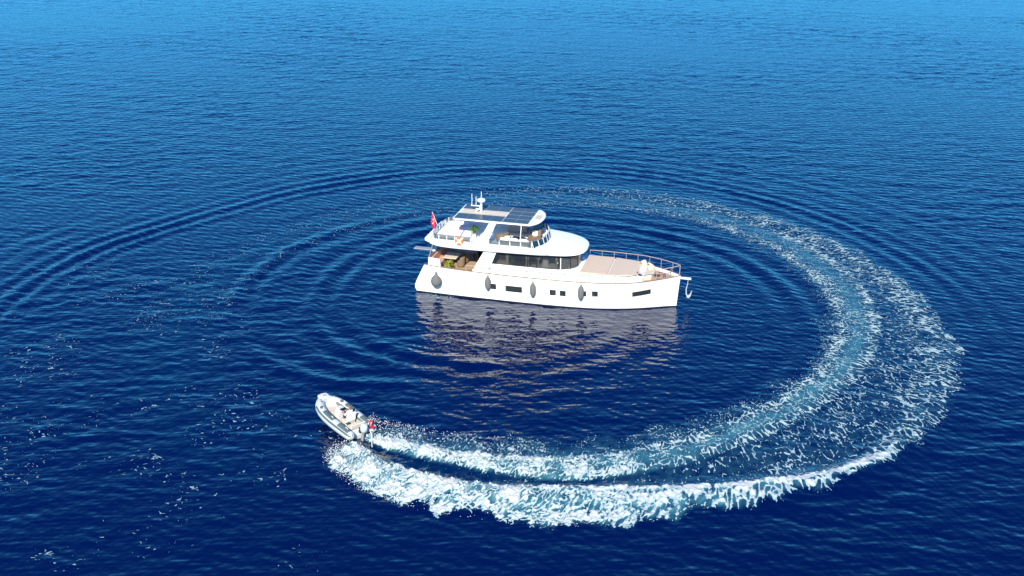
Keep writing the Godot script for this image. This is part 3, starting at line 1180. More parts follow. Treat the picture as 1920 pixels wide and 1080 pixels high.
func saloon(y: Node3D) -> void:
	var side := house_side()
	var full := mirror2(side)
	var mb := MB.new()
	mb.prism(full, [[2.28, 0.0], [2.5, 0.0]])
	part(y, "saloon_floor", mb, M.wood_interior)
	for sg in [1.0, -1.0]:
		var line := PackedVector2Array()
		for p in side: line.append(Vector2(p.x, p.y * sg))
		mb = MB.new()
		wall(mb, line, 0.08, 2.3, 3.1)
		part(y, "saloon_wall", mb, M.gelcoat, 50)
		mb = MB.new()
		wall(mb, line, 0.08, 4.14, 4.4)
		part(y, "saloon_lintel", mb, M.frame_dark, 50)
		var total := length_of(line)
		# panes, split by dark mullions; the last ones wrap round the front
		var cuts := [0.75, 2.75, 4.35, 5.15, 6.95, 7.15, 8.0, 8.85, total]
		for i in cuts.size() - 1:
			mb = MB.new()
			wall(mb, piece(line, cuts[i] + 0.03, cuts[i + 1] - (0.03 if i < cuts.size() - 2 else 0.0), 6), 0.02, 3.1, 4.14)
			part(y, "saloon_window", mb, M.glass_tint, 50)
			mb = MB.new()
			var p := along(line, cuts[i])
			mb.box(Vector3(p.x, 3.62, p.y), Vector3(0.07, 1.04, 0.07), 0.01)
			part(y, "window_post", mb, M.gelcoat if i == 5 else M.frame_dark)
		# gathered curtains
		for k in [[2.62, 0.62, 0.3], [4.3, 0.55, 0.2], [5.2, 0.55, 0.2], [6.85, 0.5, 0.26]]:
			mb = MB.new()
			var secs := []
			for j in 9:
				var v := j / 8.0
				var w: float = k[2] + (k[1] - k[2]) * pow(absf(v - 0.45) / 0.55, 1.4)
				var a := PackedVector3Array()
				var b := PackedVector3Array()
				for i in 15:
					var q := along(line, k[0] + (i / 14.0 - 0.5) * w)
					var wv := 0.035 * sin(i * 2.1)
					a.append(Vector3(q.x, 3.05 + v * 1.2, q.y - (0.09 + wv) * sg))
					b.append(Vector3(q.x, 3.05 + v * 1.2, q.y - (0.1 + wv) * sg))
				b.reverse()
				a.append_array(b)
				secs.append(a)
			mb.loft(secs)
			part(y, "curtain", mb, M.curtain, 60)
		# the drawn blind behind the windscreen
		mb = MB.new()
		var secs2 := []
		for i in 33:
			var q := along(line, lerpf(7.3, total - 0.02, i / 32.0))
			var nn := (q - Vector2(11.0, 0)).normalized() * (0.14 + 0.03 * sin(i * 2.4))
			var a := q - nn
			var b := q - nn * 1.06
			secs2.append(PackedVector3Array([Vector3(a.x, 2.95, a.y), Vector3(a.x, 4.25, a.y), Vector3(b.x, 4.25, b.y), Vector3(b.x, 2.95, b.y)]))
		mb.loft(secs2)
		part(y, "blind", mb, M.blind, 60)
		# slanting pillar plate that carries the upper deck
		mb = MB.new()
		mb.plate(PackedVector3Array([Vector3(4.75, 2.0 + 0.35, 2.16 * sg), Vector3(6.15, 2.35, 2.16 * sg), Vector3(6.95, 4.36, 2.16 * sg), Vector3(5.9, 4.36, 2.16 * sg)]), Vector3(0, 0, 0.22 * sg))
		part(y, "deck_pillar", mb, M.gelcoat)
	# glass doors to the cockpit
	mb = MB.new()
	mb.box(Vector3(5.16, 3.2, 0), Vector3(0.06, 2.1, 4.1), 0.01)
	part(y, "cockpit_bulkhead", mb, M.frame_dark)
	for k in 4:
		mb = MB.new()
		mb.box(Vector3(5.115, 3.15, -1.35 + k * 0.9), Vector3(0.02, 1.9, 0.82), 0.005)
		part(y, "cockpit_door", mb, M.screen_black)
	# furniture indoors that shows through the glass
	for k in [[7.3, 0.9, 1.4], [9.6, -1.2, 1.8]]:
		mb = MB.new()
		mb.box(Vector3(k[0], 2.75, k[1]), Vector3(k[2], 0.5, 0.8), 0.08)
		mb.box(Vector3(k[0], 3.1, k[1] - 0.35), Vector3(k[2], 0.5, 0.2), 0.08)
		part(y, "saloon_sofa", mb, M.cushion_cream)
	mb = MB.new()
	mb.box(Vector3(9.7, 3.15, 0.9), Vector3(1.5, 0.06, 0.9), 0.02)
	mb.box(Vector3(9.7, 2.8, 0.9), Vector3(0.3, 0.68, 0.3), 0.02)
	part(y, "saloon_table", mb, M.wood_interior)
	mb = MB.new()
	mb.box(Vector3(10.9, 3.3, 1.2), Vector3(0.5, 0.9, 0.5), 0.06)
	part(y, "helm_chair", mb, M.cushion_white)
	mb = MB.new()
	leaves(mb, Vector3(7.9, 3.15, 1.45), 26, 0.55, 0.05, 5)
	part(y, "saloon_plant", mb, M.leaf)

const FLY_W := [[0.6, 2.3], [1.0, 2.5], [1.5, 2.64], [2.5, 2.74], [5.0, 2.78], [9.0, 2.78], [10.8, 2.72], [11.8, 2.66], [12.6, 2.5], [13.2, 2.24], [13.7, 1.84], [14.05, 1.3], [14.22, 0.6], [14.27, 0.03]]
const FLY_TOP := [[0.6, 4.94], [2.0, 5.0], [9.0, 5.0], [10.2, 4.95], [11.5, 4.84], [13.0, 4.70], [14.25, 4.56]]
const FLY_BOT := [[0.6, 4.62], [1.0, 4.5], [1.7, 4.36], [4.0, 4.31], [10.0, 4.38], [12.5, 4.42], [14.25, 4.47]]

func upper_deck(y: Node3D) -> void:
	var secs := []
	var xs := PackedFloat32Array()
	var x := 0.6
	while x < 14.0:
		xs.append(x)
		x += 0.2 if x < 1.6 or x > 12.4 else 0.4
		if x > 10.2 and xs[xs.size() - 1] < 10.2:
			xs.append(10.24); xs.append(10.25); x = 10.6
	xs.append(14.1); xs.append(14.2); xs.append(14.25)
	for q in xs:
		var w := tab(FLY_W, q)
		var e := tab(FLY_TOP, q)
		var b := tab(FLY_BOT, q)
		var mid := (e + b) * 0.5
		var st := PackedVector3Array([Vector3(q, b, maxf(w - 0.4, 0.005)), Vector3(q, b + 0.05, maxf(w - 0.12, 0.01)), Vector3(q, mid - 0.06, w - 0.015), Vector3(q, e - 0.07, w - 0.03), Vector3(q, e - 0.02, maxf(w - 0.07, 0.02)), Vector3(q, e, maxf(w - 0.14, 0.015))])
		if q < 10.245 and q > 1.0:
			st.append_array([Vector3(q, e, w - 0.3), Vector3(q, e - 0.02, w - 0.34), Vector3(q, 4.72, w - 0.36), Vector3(q, 4.72, 0.4)])
		else:
			var k := 0.1 if q > 5.0 else 0.0
			st.append_array([Vector3(q, e + k * 0.25, w * 0.86), Vector3(q, e + k * 0.5, w * 0.7), Vector3(q, e + k * 0.8, w * 0.45), Vector3(q, e + k, w * 0.15)])
		var r := PackedVector3Array(st)
		for i in range(st.size() - 1, -1, -1): r.append(Vector3(st[i].x, st[i].y, -st[i].z))
		secs.append(r)
	var mb := MB.new()
	mb.loft(secs)
	part(y, "upper_deck", mb, M.gelcoat, 38)
	# a fine joint line under the brow
	# arch legs up to the hardtop
	for sg in [1.0, -1.0]:
		mb = MB.new()
		var z: float = 2.38 * sg
		mb.plate(PackedVector3Array([Vector3(5.15, 4.7, z), Vector3(6.0, 4.7, z), Vector3(6.3, 5.3, z), Vector3(6.85, 6.72, z - 0.35 * sg), Vector3(6.25, 6.72, z - 0.35 * sg), Vector3(5.5, 5.3, z)]), Vector3(0, 0, 0.16 * sg))
		part(y, "arch_leg", mb, M.gelcoat)
	# helm console and dark bar unit under the hardtop
	mb = MB.new()
	mb.box(Vector3(9.55, 5.15, -1.0), Vector3(0.6, 0.86, 1.5), 0.08)
	part(y, "helm_console", mb, M.frame_dark)
	mb = MB.new()
	mb.box(Vector3(7.75, 5.2, -1.7), Vector3(1.7, 0.95, 0.6), 0.05)
	part(y, "bar_unit", mb, M.frame_grey)
	mb = MB.new()
	mb.box(Vector3(7.75, 5.7, -1.7), Vector3(1.8, 0.05, 0.7), 0.015)
	part(y, "bar_top", mb, M.gelcoat)

func hardtop(y: Node3D) -> void:
	var o := PackedVector2Array([Vector2(2.95, 1.85), Vector2(3.1, 2.02), Vector2(6.0, 2.08), Vector2(9.62, 2.08), Vector2(9.76, 2.0), Vector2(10.05, 1.66), Vector2(10.3, 1.2), Vector2(10.43, 0.6), Vector2(10.47, 0.0)])
	var mb := MB.new()
	mb.prism(mirror2(o), [[6.64, 0.22], [6.67, 0.04], [6.73, 0.0], [6.78, 0.02], [6.80, 0.07]])
	part(y, "hardtop", mb, M.gelcoat, 50)
	# solar panels
	var spots := []
	for k in 2:
		spots.append([3.12 + k * 2.07, 5.16 + k * 2.07, 0.6, 1.98])
		spots.append([3.12 + k * 2.07, 5.16 + k * 2.07, -1.98, -0.62])
	for k in 4: spots.append([7.28, 9.5, -1.98 + k * 0.995, -1.98 + k * 0.995 + 0.965])
	for s in spots:
		var p := MB.new()
		var cx: float = (s[0] + s[1]) * 0.5
		var cz: float = (s[2] + s[3]) * 0.5
		p.box(Vector3(cx, 6.82, cz), Vector3(s[1] - s[0], 0.05, s[3] - s[2]), 0.01)
		var pn := part(y, "solar_panel", p, M.solar_frame)
		for h in 2:
			var c := MB.new()
			var hw: float = (s[1] - s[0]) * 0.5
			c.box(Vector3(cx + (h - 0.5) * hw, 6.848, cz), Vector3(hw - 0.02, 0.012, s[3] - s[2] - 0.03), 0.003)
			part(pn, "solar_cell", c, M.solar)
	# canvas sunroof between the aft panels, in slats
	for k in 3:
		mb = MB.new()
		mb.box(Vector3(5.2, 6.82, -0.4 + k * 0.4), Vector3(3.9, 0.05, 0.36), 0.02)
		part(y, "sunroof_slat", mb, M.canvas)
	mb = MB.new()
	mb.box(Vector3(9.95, 6.815, 0.0), Vector3(0.5, 0.03, 1.1), 0.01)
	part(y, "roof_hatch", mb, M.canvas)
	# poles between deck and hardtop
	for sg in [1.0, -1.0]:
		for p in [[3.55, 2.3, 5.0, 1.9], [8.95, 2.42, 4.98, 1.95]]:
			mb = MB.new()
			mb.tube(PackedVector3Array([Vector3(p[0], p[2], p[1] * sg), Vector3(p[0], 6.68, p[3] * sg)]), 0.035, 8)
			part(y, "roof_pole", mb, M.gelcoat)
	# radar mast
	var ms := MB.new()
	ms.box(Vector3(4.95, 7.3, 0), Vector3(0.16, 0.95, 0.22), 0.03)
	ms.box(Vector3(4.7, 7.1, 0), Vector3(0.5, 0.08, 0.14), 0.02)
	ms.tube(PackedVector3Array([Vector3(4.45, 6.85, 0), Vector3(4.9, 7.3, 0)]), 0.05, 6)
	ms.box(Vector3(4.5, 7.38, 0), Vector3(0.95, 0.07, 0.12), 0.02)
	var mast := part(y, "radar_mast", ms, M.gelcoat)
	mb = MB.new()
	mb.lathe([[0.22, 7.76], [0.33, 7.8], [0.35, 7.9], [0.33, 8.0], [0.22, 8.05], [0.02, 8.07]], Vector3(4.95, 0, 0), 18)
	part(mast, "radar_dome", mb, M.gelcoat, 60)
	for a in [[4.1, 7.4, 8.4, 0.0], [4.5, 7.4, 8.2, 0.12], [4.93, 8.05, 8.68, 0.0]]:
		mb = MB.new()
		mb.tube(PackedVector3Array([Vector3(a[0], a[1], a[3]), Vector3(a[0] + 0.03, lerpf(a[1], a[2], 0.5), a[3]), Vector3(a[0] + 0.02, a[2], a[3])]), 0.026, 6)
		part(mast, "antenna", mb, M.gelcoat)

func rails(y: Node3D) -> void:
	# bow and side rails
	var top := [[4.3, 2.98], [6.2, 2.98], [6.55, 3.22], [10.0, 3.2], [14.0, 3.27], [16.9, 3.34], [18.6, 3.46], [20.0, 3.58], [22.0, 3.72]]
	for sg in [1.0, -1.0]:
		var pts := PackedVector3Array()
		var q := 4.3
		while q < 21.95:
			pts.append(Vector3(q, ltab(top, q), maxf(tab(GUN_Z, q) - 0.08, 0.02) * sg))
			q += 0.25 if q < 19.0 else 0.12
		pts.append(Vector3(21.98, 3.72, 0.0))
		var mb := MB.new()
		mb.tube(pts, 0.032, 6)
		part(y, "handrail", mb, M.rail_paint)
		q = 4.35
		while q < 21.9:
			mb = MB.new()
			var gx := hull_x(q, 9.0)
			mb.tube(PackedVector3Array([Vector3(gx, tab(GUN_Y, q) - 0.02, maxf(tab(GUN_Z, q) - 0.05, 0.02) * sg), Vector3(q, ltab(top, q), maxf(tab(GUN_Z, q) - 0.08, 0.02) * sg)]), 0.02, 6)
			part(y, "rail_post", mb, M.rail_paint)
			q += 1.06
	var st := MB.new()
	st.tube(PackedVector3Array([Vector3(21.95, 2.8, 0), Vector3(21.98, 3.72, 0)]), 0.03, 6)
	part(y, "rail_post", st, M.rail_paint)
	# glass rails on the upper deck
	var aft := PackedVector2Array([Vector2(4.75, 2.52), Vector2(3.0, 2.52), Vector2(1.75, 2.42), Vector2(1.35, 2.2), Vector2(1.22, 1.8), Vector2(1.15, 0.6), Vector2(1.15, -0.6), Vector2(1.22, -1.8), Vector2(1.35, -2.2), Vector2(1.75, -2.42), Vector2(3.0, -2.52), Vector2(4.75, -2.52)])
	rail_run(y, aft, 16, 5.0, 5.40, M.glass_clear, 0.0)
	for sg in [1.0, -1.0]:
		rail_run(y, PackedVector2Array([Vector2(6.3, 2.52 * sg), Vector2(8.0, 2.54 * sg), Vector2(9.95, 2.48 * sg)]), 4, 5.0, 5.42, M.glass_clear, 0.0)
	var fr := PackedVector2Array()
	for i in 25:
		var z := 2.36 - 4.72 * i / 24.0
		fr.append(Vector2(10.95 - 0.85 * pow(absf(z) / 2.36, 2.6), z))
	rail_run(y, fr, 8, 4.92, 5.52, M.glass_dark, 0.16)

func rail_run(y: Node3D, line: PackedVector2Array, n: int, y0: float, y1: float, glass: Material, lean: float) -> void:
	var total := length_of(line)
	var tp := PackedVector3Array()
	for i in 49:
		var p := along(line, total * i / 48.0)
		tp.append(Vector3(p.x - lean, y1, p.y))
	var mb := MB.new()
	mb.tube(tp, 0.026, 6)
	part(y, "glass_rail_top", mb, M.steel)
	for i in n + 1:
		var p := along(line, total * i / n)
		mb = MB.new()
		mb.tube(PackedVector3Array([Vector3(p.x, y0 - 0.03, p.y), Vector3(p.x - lean, y1, p.y)]), 0.03, 6)
		part(y, "glass_rail_post", mb, M.gelcoat)
		if i == n: break
		mb = MB.new()
		var secs := []
		for k in 5:
			var q := along(line, lerpf(total * i / n + 0.05, total * (i + 1) / n - 0.05, k / 4.0))
			var t := (along(line, minf(total, total * i / n + 0.3)) - p).normalized()
			var nn := Vector2(t.y, -t.x) * 0.008
			secs.append(PackedVector3Array([Vector3(q.x - nn.x, y0 + 0.03, q.y - nn.y), Vector3(q.x - nn.x - lean * 0.9, y1 - 0.04, q.y - nn.y), Vector3(q.x + nn.x - lean * 0.9, y1 - 0.04, q.y + nn.y), Vector3(q.x + nn.x, y0 + 0.03, q.y + nn.y)]))
		mb.loft(secs)
		part(y, "rail_glass", mb, glass)

func stern(y: Node3D) -> void:
	# raised quarter wings at the stern corners
	for sg in [1.0, -1.0]:
		var mb := MB.new()
		mb.plate(PackedVector3Array([Vector3(0.95, 2.5, 2.5 * sg), Vector3(2.05, 2.48, 2.5 * sg), Vector3(2.0, 3.22, 2.5 * sg), Vector3(1.05, 3.32, 2.5 * sg)]), Vector3(0, 0, 0.14 * sg))
		part(y, "quarter_wing", mb, M.gelcoat)
		mb = MB.new()
		mb.tube(PackedVector3Array([Vector3(2.06, 2.5, 2.58 * sg), Vector3(2.06, 3.3, 2.58 * sg)]), 0.03, 6)
		part(y, "wing_post", mb, M.frame_grey)
		mb = MB.new()
		mb.tube(PackedVector3Array([Vector3(1.0, 3.3, 2.5 * sg), Vector3(1.35, 4.5, 2.4 * sg)]), 0.035, 6)
		part(y, "deck_stay", mb, M.frame_grey)
	var mb2 := MB.new()
	mb2.box(Vector3(1.0, 2.75, 0), Vector3(0.2, 1.0, 5.0), 0.05)
	part(y, "transom_bulwark", mb2, M.gelcoat)
	mb2 = MB.new()
	mb2.box(Vector3(1.0, 3.27, 0), Vector3(0.26, 0.05, 5.0), 0.02)
	part(y, "transom_capping", mb2, M.teak_rail)
	# swim platform
	mb2 = MB.new()
	mb2.prism(mirror2(PackedVector2Array([Vector2(0.4, 2.52), Vector2(0.0, 2.5), Vector2(-0.25, 2.35), Vector2(-0.4, 2.0), Vector2(-0.45, 1.0)])), [[0.3, 0.05], [0.36, 0.0], [0.5, 0.0], [0.56, 0.05]])
	part(y, "swim_platform", mb2, M.gelcoat, 50)
	# folding gangway
	mb2 = MB.new()
	mb2.box(Vector3(-0.05, 3.36, 0.75), Vector3(1.75, 0.09, 0.55), 0.03)
	part(y, "gangway", mb2, M.frame_grey)
	mb2 = MB.new()
	mb2.box(Vector3(0.9, 3.32, 0.75), Vector3(0.3, 0.12, 0.5), 0.03)
	part(y, "gangway_hinge", mb2, M.gelcoat)
	# aft rail gate on the cockpit side
	mb2 = MB.new()
	mb2.tube(PackedVector3Array([Vector3(2.1, 2.62, 2.68), Vector3(4.25, 2.57, 2.74)]), 0.03, 6)
	part(y, "cockpit_rail", mb2, M.teak_rail)

func portholes(y: Node3D) -> void:
	var list := [[3.55, 4.35, 1.40, 1.40, 0.27, 1], [6.55, 7.0, 1.09, 1.09, 0.48, 0], [7.82, 9.25, 1.02, 1.02, 0.52, 0], [11.63, 12.14, 1.08, 1.08, 0.48, 0], [12.47, 12.97, 1.08, 1.08, 0.48, 0], [14.2, 14.68, 1.2, 1.22, 0.48, 0], [15.16, 15.64, 1.25, 1.27, 0.48, 0], [18.4, 19.85, 1.28, 1.48, 0.44, 0]]
	for sg in [1.0, -1.0]:
		for p in list:
			var f := MB.new()
			var n := 6
			for e in 4:
				# four bars round the opening
				var a: Array
				var b: Array
				var w := 0.045 if p[5] == 1 else 0.07
				if e == 0: a = [p[0], 0.0, p[1], w]
				elif e == 1: a = [p[0], p[4] - w, p[1], p[4]]
				elif e == 2: a = [p[0], w, p[0] + w, p[4] - w]
				else: a = [p[1] - w, w, p[1], p[4] - w]
				hull_panel(f, p, a, n, 0.03, sg)
			var fr := part(y, "porthole_frame", f, M.frame_grey if p[5] == 1 else M.frame_dark)
			var g := MB.new()
			var w2 := 0.05 if p[5] == 1 else 0.075
			hull_panel(g, p, [p[0] + w2, w2, p[1] - w2, p[4] - w2], n, 0.012, sg)
			part(fr, "porthole_pane", g, M.gelcoat if p[5] == 1 else M.port_glass)

# a panel that follows the hull: a = [x0, height above the sill, x1, height]
func hull_panel(mb: MB, p: Array, a: Array, n: int, out: float, sg: float) -> void:
	var secs := []
	for i in n + 1:
		var x: float = lerpf(a[0], a[2], float(i) / n)
		var base: float = lerpf(p[2], p[3], (x - p[0]) / (p[1] - p[0]))
		var lo := hp(x, base + a[1], 0.0, sg)
		var hi := hp(x, base + a[3], 0.0, sg)
		var d := Vector3(0, 0, out * sg)
		var k := Vector3(0, 0, -0.02 * sg)
		secs.append(PackedVector3Array([lo + k, lo + d, hi + d, hi + k]))
	mb.loft(secs)

# arching leaf blades from a point
func leaves(mb: MB, at: Vector3, n: int, l: float, w: float, sd: int) -> void:
	var r := RandomNumberGenerator.new()
	r.seed = sd
	for i in n:
		var a := r.randf() * TAU
		var up := r.randf_range(0.5, 1.4)
		var len := l * r.randf_range(0.7, 1.1)
		var d := Vector3(cos(a), 0, sin(a))
		var sdv := Vector3(-sin(a), 0, cos(a))
		var prev := at
		var pl := PackedVector3Array(); var pr := PackedVector3Array(); var pm := PackedVector3Array()
		for k in 6:
			var t := k / 5.0
			var ww := w * sin(PI * clampf(t * 0.9 + 0.1, 0, 1)) + 0.002
			var c := at + d * len * t * 0.8 + Vector3.UP * len * (up * t - 0.95 * t * t)
			pl.append(c + sdv * ww); pr.append(c - sdv * ww); pm.append(c - Vector3.UP * 0.012)
		for k in 5:
			mb.quad(pl[k], pr[k], pr[k + 1], pl[k + 1])
			mb.quad(pl[k], pl[k + 1], pm[k + 1], pm[k])
			mb.quad(pr[k], pm[k], pm[k + 1], pr[k + 1])

# ---------------------------------------------------------------- things on the yacht
func pot_plant(called: String, label: String, at: Vector3, leaf: Material, h: float, l: float, n: int, sd: int, trunk: float) -> void:
	var t := thing(called, label, "plant", on_yacht(at))
	var mb := MB.new()
	mb.lathe([[h * 0.32, 0.0], [h * 0.42, h * 0.5], [h * 0.46, h], [h * 0.4, h], [h * 0.38, h * 0.9], [0.01, h * 0.88]], Vector3.ZERO, 14)
	part(t, "pot", mb, M.pot)
	if trunk > 0.0:
		mb = MB.new()
		mb.tube(PackedVector3Array([Vector3(0, h * 0.85, 0), Vector3(0.02, h + trunk * 0.5, 0.01), Vector3(0, h + trunk, 0)]), [0.04, 0.032, 0.028], 6)
		part(t, "stem", mb, M.teak_dark)
	mb = MB.new()
	leaves(mb, Vector3(0, h * 0.9 + trunk, 0), n, l, 0.045, sd)
	if trunk > 0.0: leaves(mb, Vector3(0.03, h * 0.9 + trunk * 0.6, 0.02), n / 2, l * 0.8, 0.04, sd + 1)
	part(t, "foliage", mb, leaf, 30)

func pillow(label: String, at: Vector3, turn: float, tilt: float, m: Material, s := 0.25) -> void:
	var t := on_yacht(at, turn)
	t.basis = t.basis * Basis(Vector3.RIGHT, tilt)
	var mb := MB.new()
	mb.blob(Vector3.ZERO, Vector3(s, s, 0.09), 16, 0.55)
	var o := MeshInstance3D.new()
	o.name = numbered("pillow")
	o.mesh = mb.mesh(60)
	o.material_override = m
	o.transform = t
	add_child(o)
	tag(o, label, "pillow")

func bowl_chair(called: String, label: String, at: Vector3, turn: float, m: Material, w: float, group: String) -> void:
	# wicker armchair: a round tub with a high curved back, a seat cushion and short feet
	var t := thing(called, label, "chair", on_yacht(at, turn), group)
	var mb := MB.new()
	var outer := []
	for k in 21:
		var a := lerpf(-2.1, 2.1, k / 20.0)
		var hgt := 0.5 + 0.42 * pow(cos(a * 0.5), 1.6)
		var c := Vector3(-cos(a), 0, sin(a))
		outer.append(PackedVector3Array([c * w * 0.42 + Vector3(0, 0.12, 0), c * w * 0.5 + Vector3(0, 0.3, 0), c * w * 0.54 + Vector3(0, hgt, 0), c * w * 0.48 + Vector3(0, hgt + 0.01, 0), c * w * 0.44 + Vector3(0, 0.3, 0), c * w * 0.36 + Vector3(0, 0.12, 0)]))
	mb.loft(outer)
	part(t, "backrest", mb, m, 60)
	mb = MB.new()
	mb.lathe([[w * 0.4, 0.1], [w * 0.45, 0.16], [w * 0.45, 0.32], [w * 0.4, 0.34]], Vector3.ZERO, 16)
	part(t, "seat", mb, m)
	mb = MB.new()
	mb.lathe([[w * 0.34, 0.33], [w * 0.41, 0.38], [w * 0.4, 0.44], [w * 0.3, 0.47], [0.02, 0.475]], Vector3.ZERO, 16)
	part(t, "cushion", mb, M.cushion_white, 60)
	for k in 4:
		mb = MB.new()
		var a := TAU * (k + 0.5) / 4.0
		mb.tube(PackedVector3Array([Vector3(cos(a) * w * 0.34, 0, sin(a) * w * 0.34), Vector3(cos(a) * w * 0.3, 0.14, sin(a) * w * 0.3)]), 0.025, 6)
		part(t, "leg", mb, M.frame_dark)

func fender(label: String, x: float, yc: float, r: float, l: float, top: float) -> void:
	var p := hp(x, yc, r + 0.015)
	var t := thing("fender", label, "fender", on_yacht(Vector3(p.x, yc, p.z)), "grey fenders hung along the hull")
	var mb := MB.new()
	if l < 1.0:
		mb.lathe([[0.02, -r], [r * 0.5, -r * 0.9], [r * 0.86, -r * 0.55], [r, -0.02], [r * 0.9, r * 0.5], [r * 0.62, r * 0.9], [r * 0.28, r * 1.25], [0.07, r * 1.55], [0.05, r * 1.9], [0.02, r * 1.95]], Vector3.ZERO, 20)
	else:
		mb.lathe([[0.02, -l * 0.55], [0.06, -l * 0.54], [r * 0.6, -l * 0.44], [r * 0.95, -l * 0.28], [r, 0.0], [r * 0.95, l * 0.26], [r * 0.6, l * 0.42], [0.06, l * 0.53], [0.05, l * 0.62], [0.02, l * 0.63]], Vector3.ZERO, 18)
	part(t, "fender_body", mb, M.fender_cloth, 60)
	var up := tab(GUN_Y, x) - yc
	var zin := hull_z(x, tab(GUN_Y, x)) - p.z
	mb = MB.new()
	mb.tube(PackedVector3Array([Vector3(0, (r * 1.9 if l < 1.0 else l * 0.6), 0), Vector3(0, up - 0.02, zin + 0.06), Vector3(0, up + 0.06, zin - 0.02), Vector3(0, up + (0.1 if x < 4.0 else 0.6), zin - 0.06)]), 0.018, 6)
	part(t, "rope", mb, M.rope)
	if l < 1.0:
		mb = MB.new()
		mb.lathe([[0.02, -r * 1.02], [r * 0.45, -r * 0.95], [r * 0.78, -r * 0.68], [r * 0.76, -r * 0.66], [0.02, -r * 0.8]], Vector3.ZERO, 20)
		part(t, "fender_foot", mb, M.black)

func crescent(mb: MB, d: Vector3, sc: float, thick: float) -> void:
	# white crescent and star of the ensign, in its plane x,y
	var secs := []
	for i in 17:
		var a := lerpf(0.42, TAU - 0.42, i / 16.0)
		var po := Vector2(cos(a), sin(a)) * 0.25
		var b := lerpf(0.62, TAU - 0.62, i / 16.0)
		var pi_ := Vector2(0.0625, 0) + Vector2(cos(b), sin(b)) * 0.2
		if i == 0 or i == 16: pi_ = po * 0.99
		secs.append(PackedVector3Array([d + Vector3(po.x, po.y, -thick) * sc, d + Vector3(po.x, po.y, thick) * sc, d + Vector3(pi_.x, pi_.y, thick) * sc, d + Vector3(pi_.x, pi_.y, -thick) * sc]))
	mb.loft(secs)
	var st := PackedVector3Array()
	for i in 10:
		var a := PI + TAU * i / 10.0
		var r := 0.125 if i % 2 == 0 else 0.05
		st.append(d + Vector3(0.3 + cos(a) * r, sin(a) * r, -thick) * sc)
	mb.plate(st, Vector3(0, 0, 2 * thick * sc))

func ensign(called: String, label: String, t: Transform3D, pole: float, w: float, hgt: float, lean: Vector3, hang: float, sd: int) -> void:
	var f := thing(called, label, "flag", t)
	var mb := MB.new()
	mb.tube(PackedVector3Array([Vector3.ZERO, lean * pole]), 0.022, 6)
	part(f, "pole", mb, M.gelcoat)
	# cloth hanging in folds from the pole
	mb = MB.new()
	var secs := []
	var nx := 14
	for i in nx + 1:
		var u := float(i) / nx
		var a := PackedVector3Array()
		var b := PackedVector3Array()
		for j in 9:
			var v := j / 8.0
			var p := cloth_at(lean, pole, w, hgt, hang, u, v, sd)
			a.append(p + Vector3(0, 0, 0.004)); b.append(p - Vector3(0, 0, 0.004))
		b.reverse()
		a.append_array(b)
		secs.append(a)
	mb.loft(secs)
	part(f, "cloth", mb, M.red_cloth, 70)
	# emblem, laid on both sides of the cloth
	for sg in [1.0, -1.0]:
		var e := MB.new()
		crescent(e, Vector3.ZERO, 1.0, 0.004)
		for i in e.v.size():
			var q := e.v[i]
			var u := 0.4 + q.x * 0.6
			var v := 0.5 - q.y * 0.8
			e.v[i] = cloth_at(lean, pole, w, hgt, hang, u, v, sd) + Vector3(0, 0, sg * 0.009 + q.z)
		part(f, "emblem", e, M.white_cloth, 30)

func cloth_at(lean: Vector3, pole: float, w: float, hgt: float, hang: float, u: float, v: float, sd: int) -> Vector3:
	var at := lean * (pole - 0.04 - v * hgt)
	var dir := Vector3(-cos(hang), -sin(hang), 0)
	var fold := 0.09 * sin(u * 9.0 + v * 2.2 + sd) * (0.3 + u)
	return at + dir * w * u + Vector3(0, -0.1 * u * u, fold)

